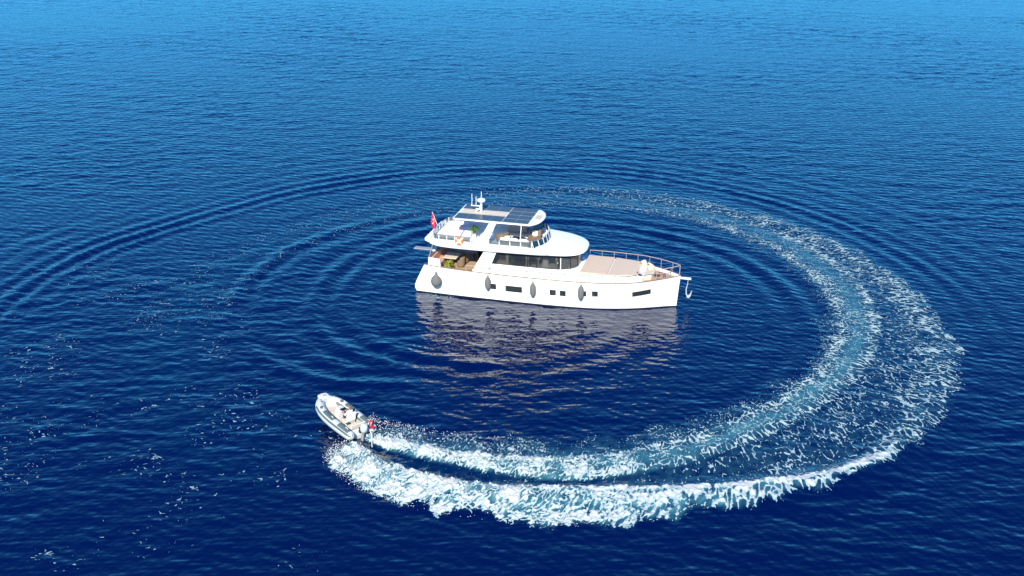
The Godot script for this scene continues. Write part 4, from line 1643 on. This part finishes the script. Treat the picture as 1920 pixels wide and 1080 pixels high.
func yacht_things() -> void:
	fender("big round grey ball fender hung beside the stern", 1.8, 1.42, 0.46, 0.9, 2.5)
	fender("long grey fender hung just aft of the widest porthole", 6.36, 1.68, 0.25, 1.15, 2.5)
	fender("long grey fender hung alone on bare hull amidships", 10.25, 1.5, 0.25, 1.2, 2.5)
	fender("long grey fender overlapping a square porthole near the sun pads", 14.3, 1.64, 0.25, 1.2, 2.5)
	# lifebuoy on the upper rail
	var t := thing("lifebuoy", "orange lifebuoy ring hung outside the upper deck's aft rail", "lifebuoy", on_yacht(Vector3(3.82, 5.15, 2.86)))
	var mb := MB.new()
	var ring_ := []
	for i in 25:
		var a := TAU * i / 24.0
		var s := PackedVector3Array()
		for j in 10:
			var b := TAU * j / 10.0
			s.append(Vector3(cos(a) * (0.29 + 0.085 * cos(b)), sin(a) * (0.29 + 0.085 * cos(b)), 0.085 * sin(b)))
		ring_.append(s)
	mb.loft(ring_, false)
	part(t, "ring", mb, M.orange, 60)
	mb = MB.new()
	mb.box(Vector3(0, -0.05, -0.07), Vector3(0.42, 0.5, 0.05), 0.02)
	part(t, "bracket", mb, M.cushion_cream)
	for k in 4:
		mb = MB.new()
		var seg := []
		for i in 4:
			var a := TAU * k / 4.0 + PI / 4 + (i - 1.5) * 0.12
			var s := PackedVector3Array()
			for j in 10:
				var b := TAU * j / 10.0
				s.append(Vector3(cos(a) * (0.29 + 0.09 * cos(b)), sin(a) * (0.29 + 0.09 * cos(b)), 0.09 * sin(b)))
			seg.append(s)
		mb.loft(seg)
		part(t, "band", mb, M.white_cloth, 60)
	mb = MB.new()
	mb.tube(PackedVector3Array([Vector3(0, 0.36, -0.05), Vector3(-0.02, 0.9, -0.4), Vector3(-0.2, 1.5, -0.9)]), 0.014, 5)
	part(t, "line", mb, M.orange)
	ensign("ensign", "red flag with white crescent and star on the yacht's stern pole", on_yacht(Vector3(1.12, 4.95, 0.0)), 1.65, 1.05, 0.75, Vector3(-0.36, 0.93, 0).normalized(), 1.42, 1)
	# anchor
	t = thing("anchor", "grey steel anchor hanging below the bow platform", "anchor", on_yacht(Vector3(22.68, 1.05, 0)))
	mb = MB.new()
	mb.tube(PackedVector3Array([Vector3(0.02, 1.52, 0), Vector3(0, 1.1, 0), Vector3(-0.1, 0.6, 0), Vector3(-0.06, 0.15, 0), Vector3(0.05, 0.02, 0)]), [0.025, 0.035, 0.05, 0.06, 0.05], 8)
	part(t, "shank", mb, M.galvanised)
	for sg in [1.0, -1.0]:
		mb = MB.new()
		mb.plate(PackedVector3Array([Vector3(-0.05, -0.02, 0.02 * sg), Vector3(0.12, -0.1, 0.1 * sg), Vector3(0.3, 0.12, 0.16 * sg), Vector3(0.38, 0.55, 0.07 * sg), Vector3(0.2, 0.18, 0.03 * sg)]), Vector3(0.02, -0.03, 0.04 * sg))
		part(t, "fluke", mb, M.galvanised)
	# sun pads on the foredeck
	for k in 2:
		var x0 := 13.95 + k * 2.36
		var x1 := x0 + 2.26
		var z0 := 2.06 - k * 0.02
		var z1 := 2.04 - k * 0.42
		mb = MB.new()
		mb.prism(PackedVector2Array([Vector2(x0, z0), Vector2(x1, z1), Vector2(x1, -z1), Vector2(x0, -z0)]), [[2.99, 0.03], [3.02, 0.0], [3.08, 0.0], [3.12, 0.04]])
		var o := MeshInstance3D.new()
		o.name = numbered("sun_pad")
		o.mesh = mb.mesh(50)
		o.material_override = M.pad_tan
		o.transform = YT
		add_child(o)
		tag(o, ["wide beige sun pad on the foredeck next to the windscreen", "beige sun pad on the foredeck next to the curved bow sofa"][k], "sun pad")
	# bow sofa, its back to the pads
	t = thing("bow_sofa", "cream curved sofa on the bow with its dark-edged back to the sun pads", "sofa", on_yacht(Vector3(19.15, 2.56, -0.2)))
	mb = MB.new()
	var back := []
	for k in 19:
		var a := lerpf(-1.5, 1.5, k / 18.0)
		var c := Vector3(-cos(a) * 0.72, 0, sin(a) * 1.5)
		var hh := 0.58 - 0.18 * pow(absf(a) / 1.5, 2.0)
		back.append(PackedVector3Array([c + Vector3(0, -0.1, 0), c * 1.04 + Vector3(0, hh - 0.1, 0), c * 0.98 + Vector3(0, hh, 0), c * 0.8 + Vector3(0, hh - 0.03, 0), c * 0.7 + Vector3(0, 0.34, 0), c * 0.7 + Vector3(0, -0.1, 0)]))
	mb.loft(back)
	part(t, "backrest", mb, M.cushion_cream, 60)
	mb = MB.new()
	var seat := PackedVector2Array()
	for k in 13:
		var a := lerpf(-1.5, 1.5, k / 12.0)
		seat.append(Vector2(-cos(a) * 0.62, sin(a) * 1.25))
	seat.append(Vector2(0.6, 0.95)); seat.append(Vector2(0.75, 0.3)); seat.append(Vector2(0.75, -0.5)); seat.append(Vector2(0.6, -1.0))
	mb.prism(seat, [[-0.1, 0.03], [0.28, 0.0], [0.36, 0.02], [0.39, 0.08]])
	part(t, "seat", mb, M.cushion_cream, 50)
	mb = MB.new()
	var edge := PackedVector3Array()
	for k in 19:
		var a := lerpf(-1.4, 1.4, k / 18.0)
		edge.append(Vector3(-cos(a) * 0.78, 0.5, sin(a) * 1.6))
	mb.tube(edge, 0.06, 6)
	part(t, "back_trim", mb, M.frame_dark)
	pillow("cream pillow with raised corner on the curved bow sofa", Vector3(18.85, 3.18, -1.15), 0.9, -0.5, M.cushion_cream, 0.27)
	pillow("cream pillow lying at the front of the bow sofa's seat", Vector3(19.5, 3.09, -0.5), 0.2, -1.3, M.cushion_cream, 0.3)
	pillow("pale pillow at the port end of the bow sofa", Vector3(19.45, 3.12, -1.05), 2.4, -0.9, M.cushion_cream, 0.3)
	# upper deck, aft: a large pad, a dark covered spa and a palm
	mb = MB.new()
	mb.prism(PackedVector2Array([Vector2(1.6, 1.8), Vector2(1.9, 2.02), Vector2(4.15, 2.02), Vector2(4.15, -1.95), Vector2(1.9, -1.95), Vector2(1.6, -1.7)]), [[4.725, 0.03], [4.77, 0.0], [4.86, 0.0], [4.9, 0.04]])
	var lp := MeshInstance3D.new()
	lp.name = numbered("lounge_pad")
	lp.mesh = mb.mesh(50)
	lp.material_override = M.cushion_white
	lp.transform = YT
	add_child(lp)
	tag(lp, "large white lounging pad covering the aft upper deck", "pad")
	pot_plant("potted_palm", "green potted palm standing on the upper deck beside the arch", Vector3(4.5, 4.72, 0.75), M.leaf, 0.4, 0.75, 46, 3, 0.45)
	# upper deck, under the hardtop
	bowl_chair("wicker_armchair", "brown wicker tub armchair on the upper deck near the arch", Vector3(7.05, 4.72, 0.95), PI * 0.75, M.wicker, 1.15, "")
	t = thing("wicker_daybed", "wide brown wicker daybed by the dark upper windscreen", "daybed", on_yacht(Vector3(9.85, 4.72, 0.9), 0.0))
	mb = MB.new()
	mb.prism(PackedVector2Array([Vector2(-0.75, -1.0), Vector2(0.35, -1.0), Vector2(0.5, -0.2), Vector2(0.4, 0.8), Vector2(0.1, 1.3), Vector2(-0.55, 1.25)]), [[0.0, 0.02], [0.42, 0.0], [0.5, 0.03]])
	part(t, "base", mb, M.wicker)
	mb = MB.new()
	mb.box(Vector3(0.25, 0.75, -0.75), Vector3(0.3, 0.55, 0.5), 0.08)
	mb.box(Vector3(-0.2, 0.7, -0.92), Vector3(0.9, 0.45, 0.16), 0.05)
	part(t, "backrest", mb, M.wicker)
	pillow("pale pink pillow leaning on the wicker daybed's back", Vector3(9.7, 5.45, 0.18), 0.6, -0.35, M.cushion_white, 0.26)
	# long white sofa against the starboard rail
	t = thing("lounge_sofa", "long white sofa with cushions along the upper deck's glass rail", "sofa", on_yacht(Vector3(8.4, 4.72, 2.02)))
	mb = MB.new()
	mb.box(Vector3(0, 0.24, 0), Vector3(2.5, 0.42, 0.78), 0.06)
	part(t, "base", mb, M.cushion_white)
	for k in 3:
		mb = MB.new()
		mb.blob(Vector3(-0.82 + k * 0.82, 0.5, -0.04), Vector3(0.4, 0.1, 0.36), 16, 0.5)
		part(t, "seat_cushion", mb, M.cushion_white, 60)
	for k in 3:
		mb = MB.new()
		mb.blob(Vector3(-0.82 + k * 0.82, 0.68, 0.27), Vector3(0.38, 0.22, 0.11), 16, 0.55)
		part(t, "back_cushion", mb, M.cushion_white, 60)
	pillow("white pillow standing on the long sofa beside the wicker armchair", Vector3(7.75, 5.4, 1.95), 0.4, -0.25, M.cushion_white, 0.25)
	pillow("dark blue pillow on the long white sofa", Vector3(9.15, 5.35, 1.85), -0.3, -0.3, M.navy, 0.24)
	t = thing("coffee_table", "low dark coffee table between the white sofa and the helm", "table", on_yacht(Vector3(8.35, 4.72, 0.75)))
	mb = MB.new()
	mb.box(Vector3(0, 0.4, 0), Vector3(0.95, 0.06, 0.6), 0.02)
	part(t, "tabletop", mb, M.frame_dark)
	for k in 4:
		mb = MB.new()
		mb.box(Vector3(0.4 * (1 if k % 2 else -1), 0.19, 0.24 * (1 if k < 2 else -1)), Vector3(0.06, 0.37, 0.06), 0.01)
		part(t, "leg", mb, M.frame_dark)
	# cockpit: bench, table, chairs, plant
	t = thing("stern_bench", "salmon-cushioned bench across the cockpit against the transom", "bench", on_yacht(Vector3(1.45, 2.02, 0.0)))
	mb = MB.new()
	mb.box(Vector3(0, 0.2, 0), Vector3(0.62, 0.4, 4.2), 0.03)
	part(t, "base", mb, M.teak)
	mb = MB.new()
	mb.box(Vector3(0.02, 0.47, 0), Vector3(0.62, 0.14, 4.15), 0.05)
	part(t, "seat", mb, M.cushion_salmon)
	mb = MB.new()
	mb.box(Vector3(-0.28, 0.85, 0), Vector3(0.14, 0.65, 4.15), 0.05)
	part(t, "backrest", mb, M.cushion_salmon)
	t = thing("dining_table", "cream-topped dining table in the aft cockpit", "table", on_yacht(Vector3(2.35, 2.02, 0.35)))
	mb = MB.new()
	mb.box(Vector3(0, 0.76, 0), Vector3(1.2, 0.06, 1.5), 0.02)
	part(t, "tabletop", mb, M.cushion_cream)
	for k in 2:
		mb = MB.new()
		mb.box(Vector3(0, 0.37, -0.45 + k * 0.9), Vector3(0.5, 0.72, 0.08), 0.02)
		part(t, "leg", mb, M.teak_dark)
	bowl_chair("cockpit_chair", "brown wicker chair at the cockpit table beside the open side", Vector3(3.3, 2.02, 0.85), PI, M.wicker, 0.72, "wicker chairs at the cockpit table")
	bowl_chair("cockpit_chair", "brown wicker chair at the cockpit table on its port side", Vector3(3.35, 2.02, -0.15), PI, M.wicker, 0.72, "wicker chairs at the cockpit table")
	bowl_chair("cockpit_chair", "dark wicker chair standing before the glass cockpit doors", Vector3(4.3, 2.02, -0.9), PI * 0.8, M.wicker_dark, 0.78, "")
	pot_plant("potted_shrub", "yellow-green potted plant in the cockpit behind the hull side", Vector3(2.55, 2.02, 1.85), M.leaf_yellow, 0.36, 0.62, 60, 9, 0.2)

# ---------------------------------------------------------------- the tender: x forward from the transom, y up, z to starboard
var tube_p := PackedVector3Array()
var tube_r := PackedFloat32Array()

func tube_line() -> void:
	# from the port stern cone round the bow to the starboard one
	var half := []
	for k in [[-0.46, 0.4, 0.9, 0.12], [-0.36, 0.4, 0.9, 0.25], [-0.18, 0.4, 0.9, 0.32], [0.1, 0.4, 0.9, 0.335], [0.9, 0.41, 0.92, 0.345], [1.7, 0.43, 0.93, 0.35], [2.4, 0.47, 0.91, 0.35], [2.9, 0.52, 0.86, 0.345], [3.35, 0.58, 0.74, 0.335], [3.7, 0.63, 0.56, 0.32], [3.92, 0.66, 0.36, 0.31], [4.02, 0.67, 0.18, 0.305]]:
		half.append(k)
	for k in half:
		tube_p.append(Vector3(k[0], k[1], -k[2])); tube_r.append(k[3])
	tube_p.append(Vector3(4.05, 0.675, 0)); tube_r.append(0.305)
	for i in range(half.size() - 1, -1, -1):
		var k: Array = half[i]
		tube_p.append(Vector3(k[0], k[1], k[2])); tube_r.append(k[3])

func tube_at(s: float) -> Array:
	var i := clampi(int(s), 0, tube_p.size() - 2)
	var u := s - i
	var p := tube_p[i].lerp(tube_p[i + 1], u)
	var t := (tube_p[mini(i + 2, tube_p.size() - 1)] - tube_p[maxi(i - 1, 0)]).normalized()
	var sd := t.cross(Vector3.UP).normalized()
	return [p, sd, sd.cross(t).normalized(), lerpf(tube_r[i], tube_r[i + 1], u)]

# a patch glued on the tube: s along it, a round it (0 is the top, positive outboard)
func tube_patch(mb: MB, s0: float, s1: float, a0: float, a1: float, n := 10, round_ends := false) -> void:
	var secs := []
	for i in n + 1:
		var u := float(i) / n
		var f: Array = tube_at(lerpf(s0, s1, u))
		var mid := (a0 + a1) * 0.5
		var hw := (a1 - a0) * 0.5
		if round_ends: hw *= sqrt(maxf(0.02, 1.0 - pow(2.0 * u - 1.0, 4.0)))
		var sec := PackedVector3Array()
		for j in 7:
			var a := lerpf(mid - hw, mid + hw, j / 6.0)
			sec.append(f[0] + (f[2] * cos(a) - f[1] * sin(a)) * (f[3] + 0.012))
		for j in range(6, -1, -1):
			var a := lerpf(mid - hw, mid + hw, j / 6.0)
			sec.append(f[0] + (f[2] * cos(a) - f[1] * sin(a)) * (f[3] - 0.02))
		secs.append(sec)
	mb.loft(secs)

var TT := Transform3D()

func tender() -> void:
	tube_line()
	var fw := Vector3(-0.69, 0, -0.724).normalized()
	var b := Basis(fw, Vector3.UP, fw.cross(Vector3.UP))
	b = b * Basis(Vector3(0, 0, 1), deg_to_rad(6.0)) * Basis(Vector3(1, 0, 0), deg_to_rad(4.0))
	TT = Transform3D(b, Vector3(-10.86, 0.08, 23.42))
	var t := thing("inflatable_tender", "white and grey inflatable speedboat racing round the yacht with an outboard motor", "speedboat", TT)
	# tube
	var secs := []
	for i in 97:
		var f: Array = tube_at(i / 96.0 * (tube_p.size() - 1))
		var s := PackedVector3Array()
		for j in 16:
			var a := TAU * j / 16.0
			s.append(f[0] + (f[2] * cos(a) + f[1] * sin(a)) * f[3])
		secs.append(s)
	var mb := MB.new()
	mb.loft(secs)
	part(t, "tube", mb, M.hypalon, 60)
	var last := float(tube_p.size() - 1)
	for sg in [0, 1]:
		# sg 0 is the port half; the outboard side turns with the half
		for k in [[2.1, 4.1, -0.75, 0.85, false], [4.8, 6.6, -0.6, 0.9, false], [7.15, 7.75, -0.5, 0.25, true], [8.85, 9.25, 0.1, 0.6, true], [9.45, 9.75, -0.1, 0.3, true]]:
			mb = MB.new()
			if sg == 0: tube_patch(mb, k[0], k[1], -k[3], -k[2], 10, k[4])
			else: tube_patch(mb, last - k[1], last - k[0], k[2], k[3], 10, k[4])
			part(t, "tube_patch", mb, M.hypalon_grey, 60)
		mb = MB.new()
		if sg == 0: tube_patch(mb, 0.5, 8.2, 0.85, 1.25, 40)
		else: tube_patch(mb, last - 8.2, last - 0.5, -1.25, -0.85, 40)
		part(t, "inner_strip", mb, M.hypalon_grey, 60)
		mb = MB.new()
		if sg == 0: tube_patch(mb, 0.8, last * 0.5, -1.9, -1.6, 60)
		else: tube_patch(mb, last * 0.5, last - 0.8, 1.6, 1.9, 60)
		part(t, "rubbing_strake", mb, M.gelcoat_matt, 60)
		mb = MB.new()
		if sg == 0: tube_patch(mb, 0.05, 0.9, -3.14, 3.1, 8)
		else: tube_patch(mb, last - 0.9, last - 0.05, -3.14, 3.1, 8)
		part(t, "tube_end", mb, M.hypalon_grey, 60)
		for k in [3.0, 5.0, 6.9]:
			mb = MB.new()
			var f: Array = tube_at(k if sg == 0 else last - k)
			var f2: Array = tube_at(k + 0.35 if sg == 0 else last - k - 0.35)
			mb.tube(PackedVector3Array([f[0] + f[2] * f[3], f[0].lerp(f2[0], 0.3) + f[2] * (f[3] + 0.06), f[0].lerp(f2[0], 0.7) + f[2] * (f[3] + 0.06), f2[0] + f2[2] * f2[3]]), 0.018, 6)
			part(t, "grab_handle", mb, M.gelcoat)
	# rigid hull below and the deck inside
	var hs := []
	for k in [[-0.05, 0.72, 0.12, -0.25], [1.0, 0.78, 0.12, -0.28], [2.2, 0.76, 0.14, -0.26], [3.0, 0.6, 0.22, -0.14], [3.5, 0.4, 0.36, 0.1], [3.85, 0.14, 0.5, 0.34]]:
		hs.append(PackedVector3Array([Vector3(k[0], k[2] + 0.14, k[1]), Vector3(k[0], k[2], k[1]), Vector3(k[0], k[3], 0.02), Vector3(k[0], k[3], -0.02), Vector3(k[0], k[2], -k[1]), Vector3(k[0], k[2] + 0.14, -k[1])]))
	mb = MB.new()
	mb.loft(hs)
	part(t, "rigid_hull", mb, M.gelcoat_matt, 30)
	mb = MB.new()
	mb.box(Vector3(-0.02, 0.34, 0), Vector3(0.1, 0.5, 1.3), 0.02)
	part(t, "transom", mb, M.gelcoat)
	# bow step with cleat
	mb = MB.new()
	mb.prism(PackedVector2Array([Vector2(3.72, 0.3), Vector2(4.2, 0.38), Vector2(4.36, 0.34), Vector2(4.42, 0.0), Vector2(4.36, -0.34), Vector2(4.2, -0.38), Vector2(3.72, -0.3)]), [[0.7, 0.05], [0.94, 0.02], [1.0, 0.0], [1.03, 0.04]])
	part(t, "bow_step", mb, M.gelcoat_matt)
	mb = MB.new()
	mb.tube(PackedVector3Array([Vector3(4.0, 1.09, -0.12), Vector3(4.0, 1.09, 0.12)]), 0.025, 6)
	mb.box(Vector3(4.0, 1.06, 0), Vector3(0.05, 0.08, 0.06), 0.01)
	part(t, "bow_cleat", mb, M.steel)
	# bow lining and cushions
	mb = MB.new()
	mb.prism(PackedVector2Array([Vector2(2.6, 0.58), Vector2(3.0, 0.52), Vector2(3.5, 0.36), Vector2(3.5, -0.36), Vector2(3.0, -0.52), Vector2(2.6, -0.58)]), [[0.3, 0.0], [0.44, 0.0], [0.48, 0.03]])
	part(t, "bow_locker", mb, M.seat_beige)
	mb = MB.new()
	mb.box(Vector3(2.75, 0.66, 0.5), Vector3(1.2, 0.24, 0.12), 0.04)
	part(t, "bow_cushion", mb, M.cushion_grey)
	# console with wheel and screen
	mb = MB.new()
	mb.prism(PackedVector2Array([Vector2(1.85, 0.34), Vector2(2.35, 0.3), Vector2(2.5, 0.15), Vector2(2.5, -0.15), Vector2(2.35, -0.3), Vector2(1.85, -0.34)]), [[0.26, -0.04], [0.7, 0.0], [1.0, 0.05], [1.06, 0.1]])
	part(t, "console", mb, M.gelcoat_matt)
	mb = MB.new()
	mb.box(Vector3(1.9, 1.08, 0), Vector3(0.16, 0.1, 0.42), 0.02)
	part(t, "dashboard", mb, M.black)
	mb = MB.new()
	var wh := []
	for i in 17:
		var a := TAU * i / 16.0
		var s := PackedVector3Array()
		for j in 6:
			var q := TAU * j / 6.0
			s.append(Vector3(1.74, 0.98, 0) + Vector3(-0.1 * sin(a) + 0.018 * cos(q), (0.17 + 0.018 * sin(q)) * sin(a), (0.17 + 0.018 * sin(q)) * cos(a)))
		wh.append(s)
	mb.loft(wh, false)
	mb.tube(PackedVector3Array([Vector3(1.74, 0.98, 0), Vector3(1.86, 1.0, 0)]), 0.03, 6)
	part(t, "steering_wheel", mb, M.black, 60)
	# helm seat with a tall white back
	mb = MB.new()
	mb.box(Vector3(1.22, 0.46, 0), Vector3(0.5, 0.4, 0.78), 0.05)
	part(t, "helm_seat", mb, M.seat_beige)
	mb = MB.new()
	mb.box(Vector3(0.98, 0.95, 0), Vector3(0.12, 0.62, 0.72), 0.06)
	part(t, "seat_back", mb, M.gelcoat)
	mb = MB.new()
	mb.box(Vector3(1.05, 0.9, 0.37), Vector3(0.14, 0.4, 0.05), 0.02)
	part(t, "seat_arm", mb, M.black)
	# aft bench
	mb = MB.new()
	mb.box(Vector3(0.5, 0.42, 0), Vector3(0.62, 0.34, 1.24), 0.05)
	part(t, "aft_bench", mb, M.seat_beige)
	mb = MB.new()
	mb.box(Vector3(0.2, 0.7, 0), Vector3(0.14, 0.34, 1.2), 0.05)
	part(t, "bench_back", mb, M.seat_beige)
	mb = MB.new()
	mb.box(Vector3(0.82, 0.61, -0.32), Vector3(0.22, 0.06, 0.3), 0.02)
	part(t, "bench_handle", mb, M.black)
	# outboard motor
	mb = MB.new()
	var cw := []
	for k in [[0.5, 0.16, 0.13], [0.62, 0.26, 0.19], [0.85, 0.3, 0.21], [1.05, 0.27, 0.19], [1.14, 0.16, 0.11]]:
		var s := PackedVector3Array()
		for j in 14:
			var a := TAU * j / 14.0
			s.append(Vector3(-0.38 + cos(a) * k[1] - (k[0] - 0.5) * 0.12, k[0], sin(a) * k[2]))
		cw.append(s)
	mb.loft(cw)
	var ob := part(t, "outboard_motor", mb, M.cowl, 60)
	mb = MB.new()
	mb.box(Vector3(-0.36, 0.1, 0), Vector3(0.2, 0.9, 0.12), 0.03)
	part(ob, "leg", mb, M.frame_grey)
	mb = MB.new()
	mb.box(Vector3(-0.12, 0.5, 0), Vector3(0.2, 0.36, 0.26), 0.03)
	part(ob, "bracket", mb, M.frame_dark)
	# a line trailing from the stern
	var tr := thing("trailing_rope", "white rope trailing in the water from the tender's stern", "rope", TT)
	mb = MB.new()
	mb.tube(PackedVector3Array([Vector3(-0.06, 0.62, 0.45), Vector3(-0.3, 0.55, 0.55), Vector3(-0.65, 0.3, 0.5), Vector3(-1.0, 0.12, 0.3), Vector3(-1.3, 0.08, 0.05), Vector3(-1.6, 0.06, -0.15)]), 0.028, 6)
	part(tr, "rope", mb, M.white_cloth, 60)
	ensign("tender_flag", "small red flag with white emblem on the tender's stern beside the outboard", TT * Transform3D(Basis(), Vector3(-0.12, 0.58, 0.52)), 0.72, 0.46, 0.36, Vector3(-0.25, 0.96, 0.1).normalized(), 0.5, 4)
	person()

# ---------------------------------------------------------------- the driver
func capsule(p: Vector3, a: Vector3, b: Vector3, ra: float, rb: float) -> float:
	var d := b - a
	var u := clampf((p - a).dot(d) / maxf(d.length_squared(), 1e-9), 0.0, 1.0)
	return (p - a - d * u).length() - lerpf(ra, rb, u)

func smin(a: float, b: float, k: float) -> float:
	var h := maxf(k - absf(a - b), 0.0) / k
	return minf(a, b) - h * h * k * 0.25

func body_row(all: Array, lo: Vector3, c: float, n: Vector3i, i: int) -> PackedFloat32Array:
	var o := PackedFloat32Array()
	var x := lo.x + i * c
	var bs := all.filter(func(q): return minf(q[0].x, q[1].x) - maxf(q[2], q[3]) - 0.06 < x and maxf(q[0].x, q[1].x) + maxf(q[2], q[3]) + 0.06 > x)
	for j in n.y:
		var y := lo.y + j * c
		var cs := bs.filter(func(q): return minf(q[0].y, q[1].y) - maxf(q[2], q[3]) - 0.06 < y and maxf(q[0].y, q[1].y) + maxf(q[2], q[3]) + 0.06 > y)
		for k in n.z:
			var p := Vector3(x, y, lo.z + k * c)
			var v := 0.06
			for q in cs: v = smin(v, capsule(p, q[0], q[1], q[2], q[3]), q[4])
			o.append(v)
	return o

func person() -> void:
	# seated at the helm, hands on the wheel; coordinates of the boat: [from, to, radius, radius]
	var bones := [
		[Vector3(1.2, 0.78, 0), Vector3(1.18, 1.0, 0), 0.15, 0.145], [Vector3(1.18, 1.0, 0.06), Vector3(1.18, 1.22, 0.07), 0.12, 0.115], [Vector3(1.18, 1.0, -0.06), Vector3(1.18, 1.22, -0.07), 0.12, 0.115],
		[Vector3(1.18, 1.25, -0.17), Vector3(1.18, 1.25, 0.17), 0.07, 0.07], [Vector3(1.18, 1.25, 0), Vector3(1.2, 1.4, 0), 0.062, 0.055]]
	for s in [-1.0, 1.0]:
		bones.append([Vector3(1.18, 1.25, 0.19 * s), Vector3(1.3, 1.0, 0.26 * s), 0.058, 0.046])
		bones.append([Vector3(1.3, 1.0, 0.26 * s), Vector3(1.6, 1.05, 0.17 * s), 0.044, 0.034])
		bones.append([Vector3(1.22, 0.76, 0.1 * s), Vector3(1.6, 0.78, 0.14 * s), 0.09, 0.066])
		bones.append([Vector3(1.6, 0.78, 0.14 * s), Vector3(1.64, 0.36, 0.14 * s), 0.06, 0.042])
		bones.append([Vector3(1.62, 0.33, 0.14 * s), Vector3(1.82, 0.31, 0.15 * s), 0.042, 0.032])
		# palm, thumb and four fingers closed on the wheel
		bones.append([Vector3(1.6, 1.05, 0.17 * s), Vector3(1.68, 1.06, 0.165 * s), 0.034, 0.036])
		bones.append([Vector3(1.66, 1.07, 0.14 * s), Vector3(1.73, 1.09, 0.13 * s), 0.013, 0.011])
		for f in 4:
			var fy := 1.085 - f * 0.02
			bones.append([Vector3(1.69, fy, 0.17 * s), Vector3(1.755 - absf(f - 1.2) * 0.006, fy, 0.185 * s), 0.011, 0.01])
			bones.append([Vector3(1.755 - absf(f - 1.2) * 0.006, fy, 0.185 * s), Vector3(1.765, fy - 0.004, 0.155 * s), 0.01, 0.009])
	var head := [[Vector3(1.22, 1.56, 0), Vector3(1.24, 1.5, 0), 0.1, 0.082], [Vector3(1.27, 1.45, 0), Vector3(1.22, 1.44, 0), 0.055, 0.055], [Vector3(1.325, 1.51, 0), Vector3(1.345, 1.485, 0), 0.012, 0.016], [Vector3(1.215, 1.51, 0.088), Vector3(1.21, 1.49, 0.09), 0.022, 0.016], [Vector3(1.215, 1.51, -0.088), Vector3(1.21, 1.49, -0.09), 0.022, 0.016]]
	var all := []
	for q in bones: all.append([q[0], q[1], q[2], q[3], 0.05 if q[2] > 0.03 else 0.012])
	for q in head: all.append([q[0], q[1], q[2], q[3], 0.02])
	var lo := Vector3(1.0, 0.26, -0.38)
	var c := 0.025
	var n := Vector3i(36, 58, 32)
	var val := in_rows(n.x, func(i: int) -> PackedFloat32Array:
		return body_row(all, lo, c, n, i))
	var id := {}
	var v := PackedVector3Array()
	var nr := PackedVector3Array()
	var col := PackedColorArray()
	var sx := n.y * n.z
	var off := [0, sx, n.z, sx + n.z, 1, sx + 1, n.z + 1, sx + n.z + 1]
	for i in n.x - 1:
		for j in n.y - 1:
			for k in n.z - 1:
				var at := i * sx + j * n.z + k
				var inside := 0
				for o in off:
					if val[at + o] < 0.0: inside += 1
				if inside == 0 or inside == 8: continue
				var p := Vector3.ZERO
				var cnt := 0
				for e in [[0, 1], [0, 2], [0, 4], [1, 3], [1, 5], [2, 3], [2, 6], [3, 7], [4, 5], [4, 6], [5, 7], [6, 7]]:
					var a: float = val[at + off[e[0]]]
					var b: float = val[at + off[e[1]]]
					if (a < 0.0) != (b < 0.0):
						var u := a / (a - b)
						var pa := Vector3(e[0] & 1, (e[0] >> 1) & 1, (e[0] >> 2) & 1)
						var pb := Vector3(e[1] & 1, (e[1] >> 1) & 1, (e[1] >> 2) & 1)
						p += pa.lerp(pb, u)
						cnt += 1
				id[at] = v.size()
				var w := lo + (Vector3(i, j, k) + p / cnt) * c
				v.append(w)
				var g := Vector3.ZERO
				for o in 8: g += Vector3((o & 1) * 2 - 1, ((o >> 1) & 1) * 2 - 1, ((o >> 2) & 1) * 2 - 1) * val[at + off[o]]
				nr.append(g.normalized())
				var skin := Color(0.50, 0.27, 0.19)
				if w.y > 1.34:
					# hair over the crown and the back of the head
					col.append(Color(0.16, 0.09, 0.06) if (w.y > 1.63 or w.x < 1.17) and w.y > 1.46 else skin)
				elif w.y > 0.84 and (w - Vector3(1.18, 1.1, 0)).length() < 0.42 and not (w.x > 1.36): col.append(Color(0.74, 0.73, 0.70))
				elif w.y > 0.6 and w.x < 1.58 and w.y < 0.9: col.append(Color(0.03, 0.04, 0.08))
				else: col.append(skin)
	var ix := PackedInt32Array()
	for i in range(1, n.x - 1):
		for j in range(1, n.y - 1):
			for k in range(1, n.z - 1):
				var at := i * sx + j * n.z + k
				for e in [[sx, n.z, 1], [n.z, 1, sx], [1, sx, n.z]]:
					var a := val[at] < 0.0
					if a == (val[at + e[0]] < 0.0): continue
					var q := [at, at - e[1], at - e[1] - e[2], at - e[2]]
					if not (id.has(q[0]) and id.has(q[1]) and id.has(q[2]) and id.has(q[3])): continue
					for t in [[0, 1, 2], [0, 2, 3]]:
						var i0: int = id[q[t[0]]]
						var i1: int = id[q[t[1]]]
						var i2: int = id[q[t[2]]]
						var f := (v[i1] - v[i0]).cross(v[i2] - v[i0])
						if f.dot(nr[i0]) > 0.0: ix.append_array([i0, i2, i1])
						else: ix.append_array([i0, i1, i2])
	var ar := []
	ar.resize(Mesh.ARRAY_MAX)
	ar[Mesh.ARRAY_VERTEX] = v
	ar[Mesh.ARRAY_NORMAL] = nr
	ar[Mesh.ARRAY_COLOR] = col
	ar[Mesh.ARRAY_INDEX] = ix
	var ms := ArrayMesh.new()
	ms.add_surface_from_arrays(Mesh.PRIMITIVE_TRIANGLES, ar)
	var m := mat("person_surface", Color.WHITE, 0.75)
	m.vertex_color_use_as_albedo = true
	var o := MeshInstance3D.new()
	o.name = "person"
	o.mesh = ms
	o.material_override = m
	o.transform = TT
	add_child(o)
	tag(o, "person in a white shirt seated at the tender's wheel", "person")
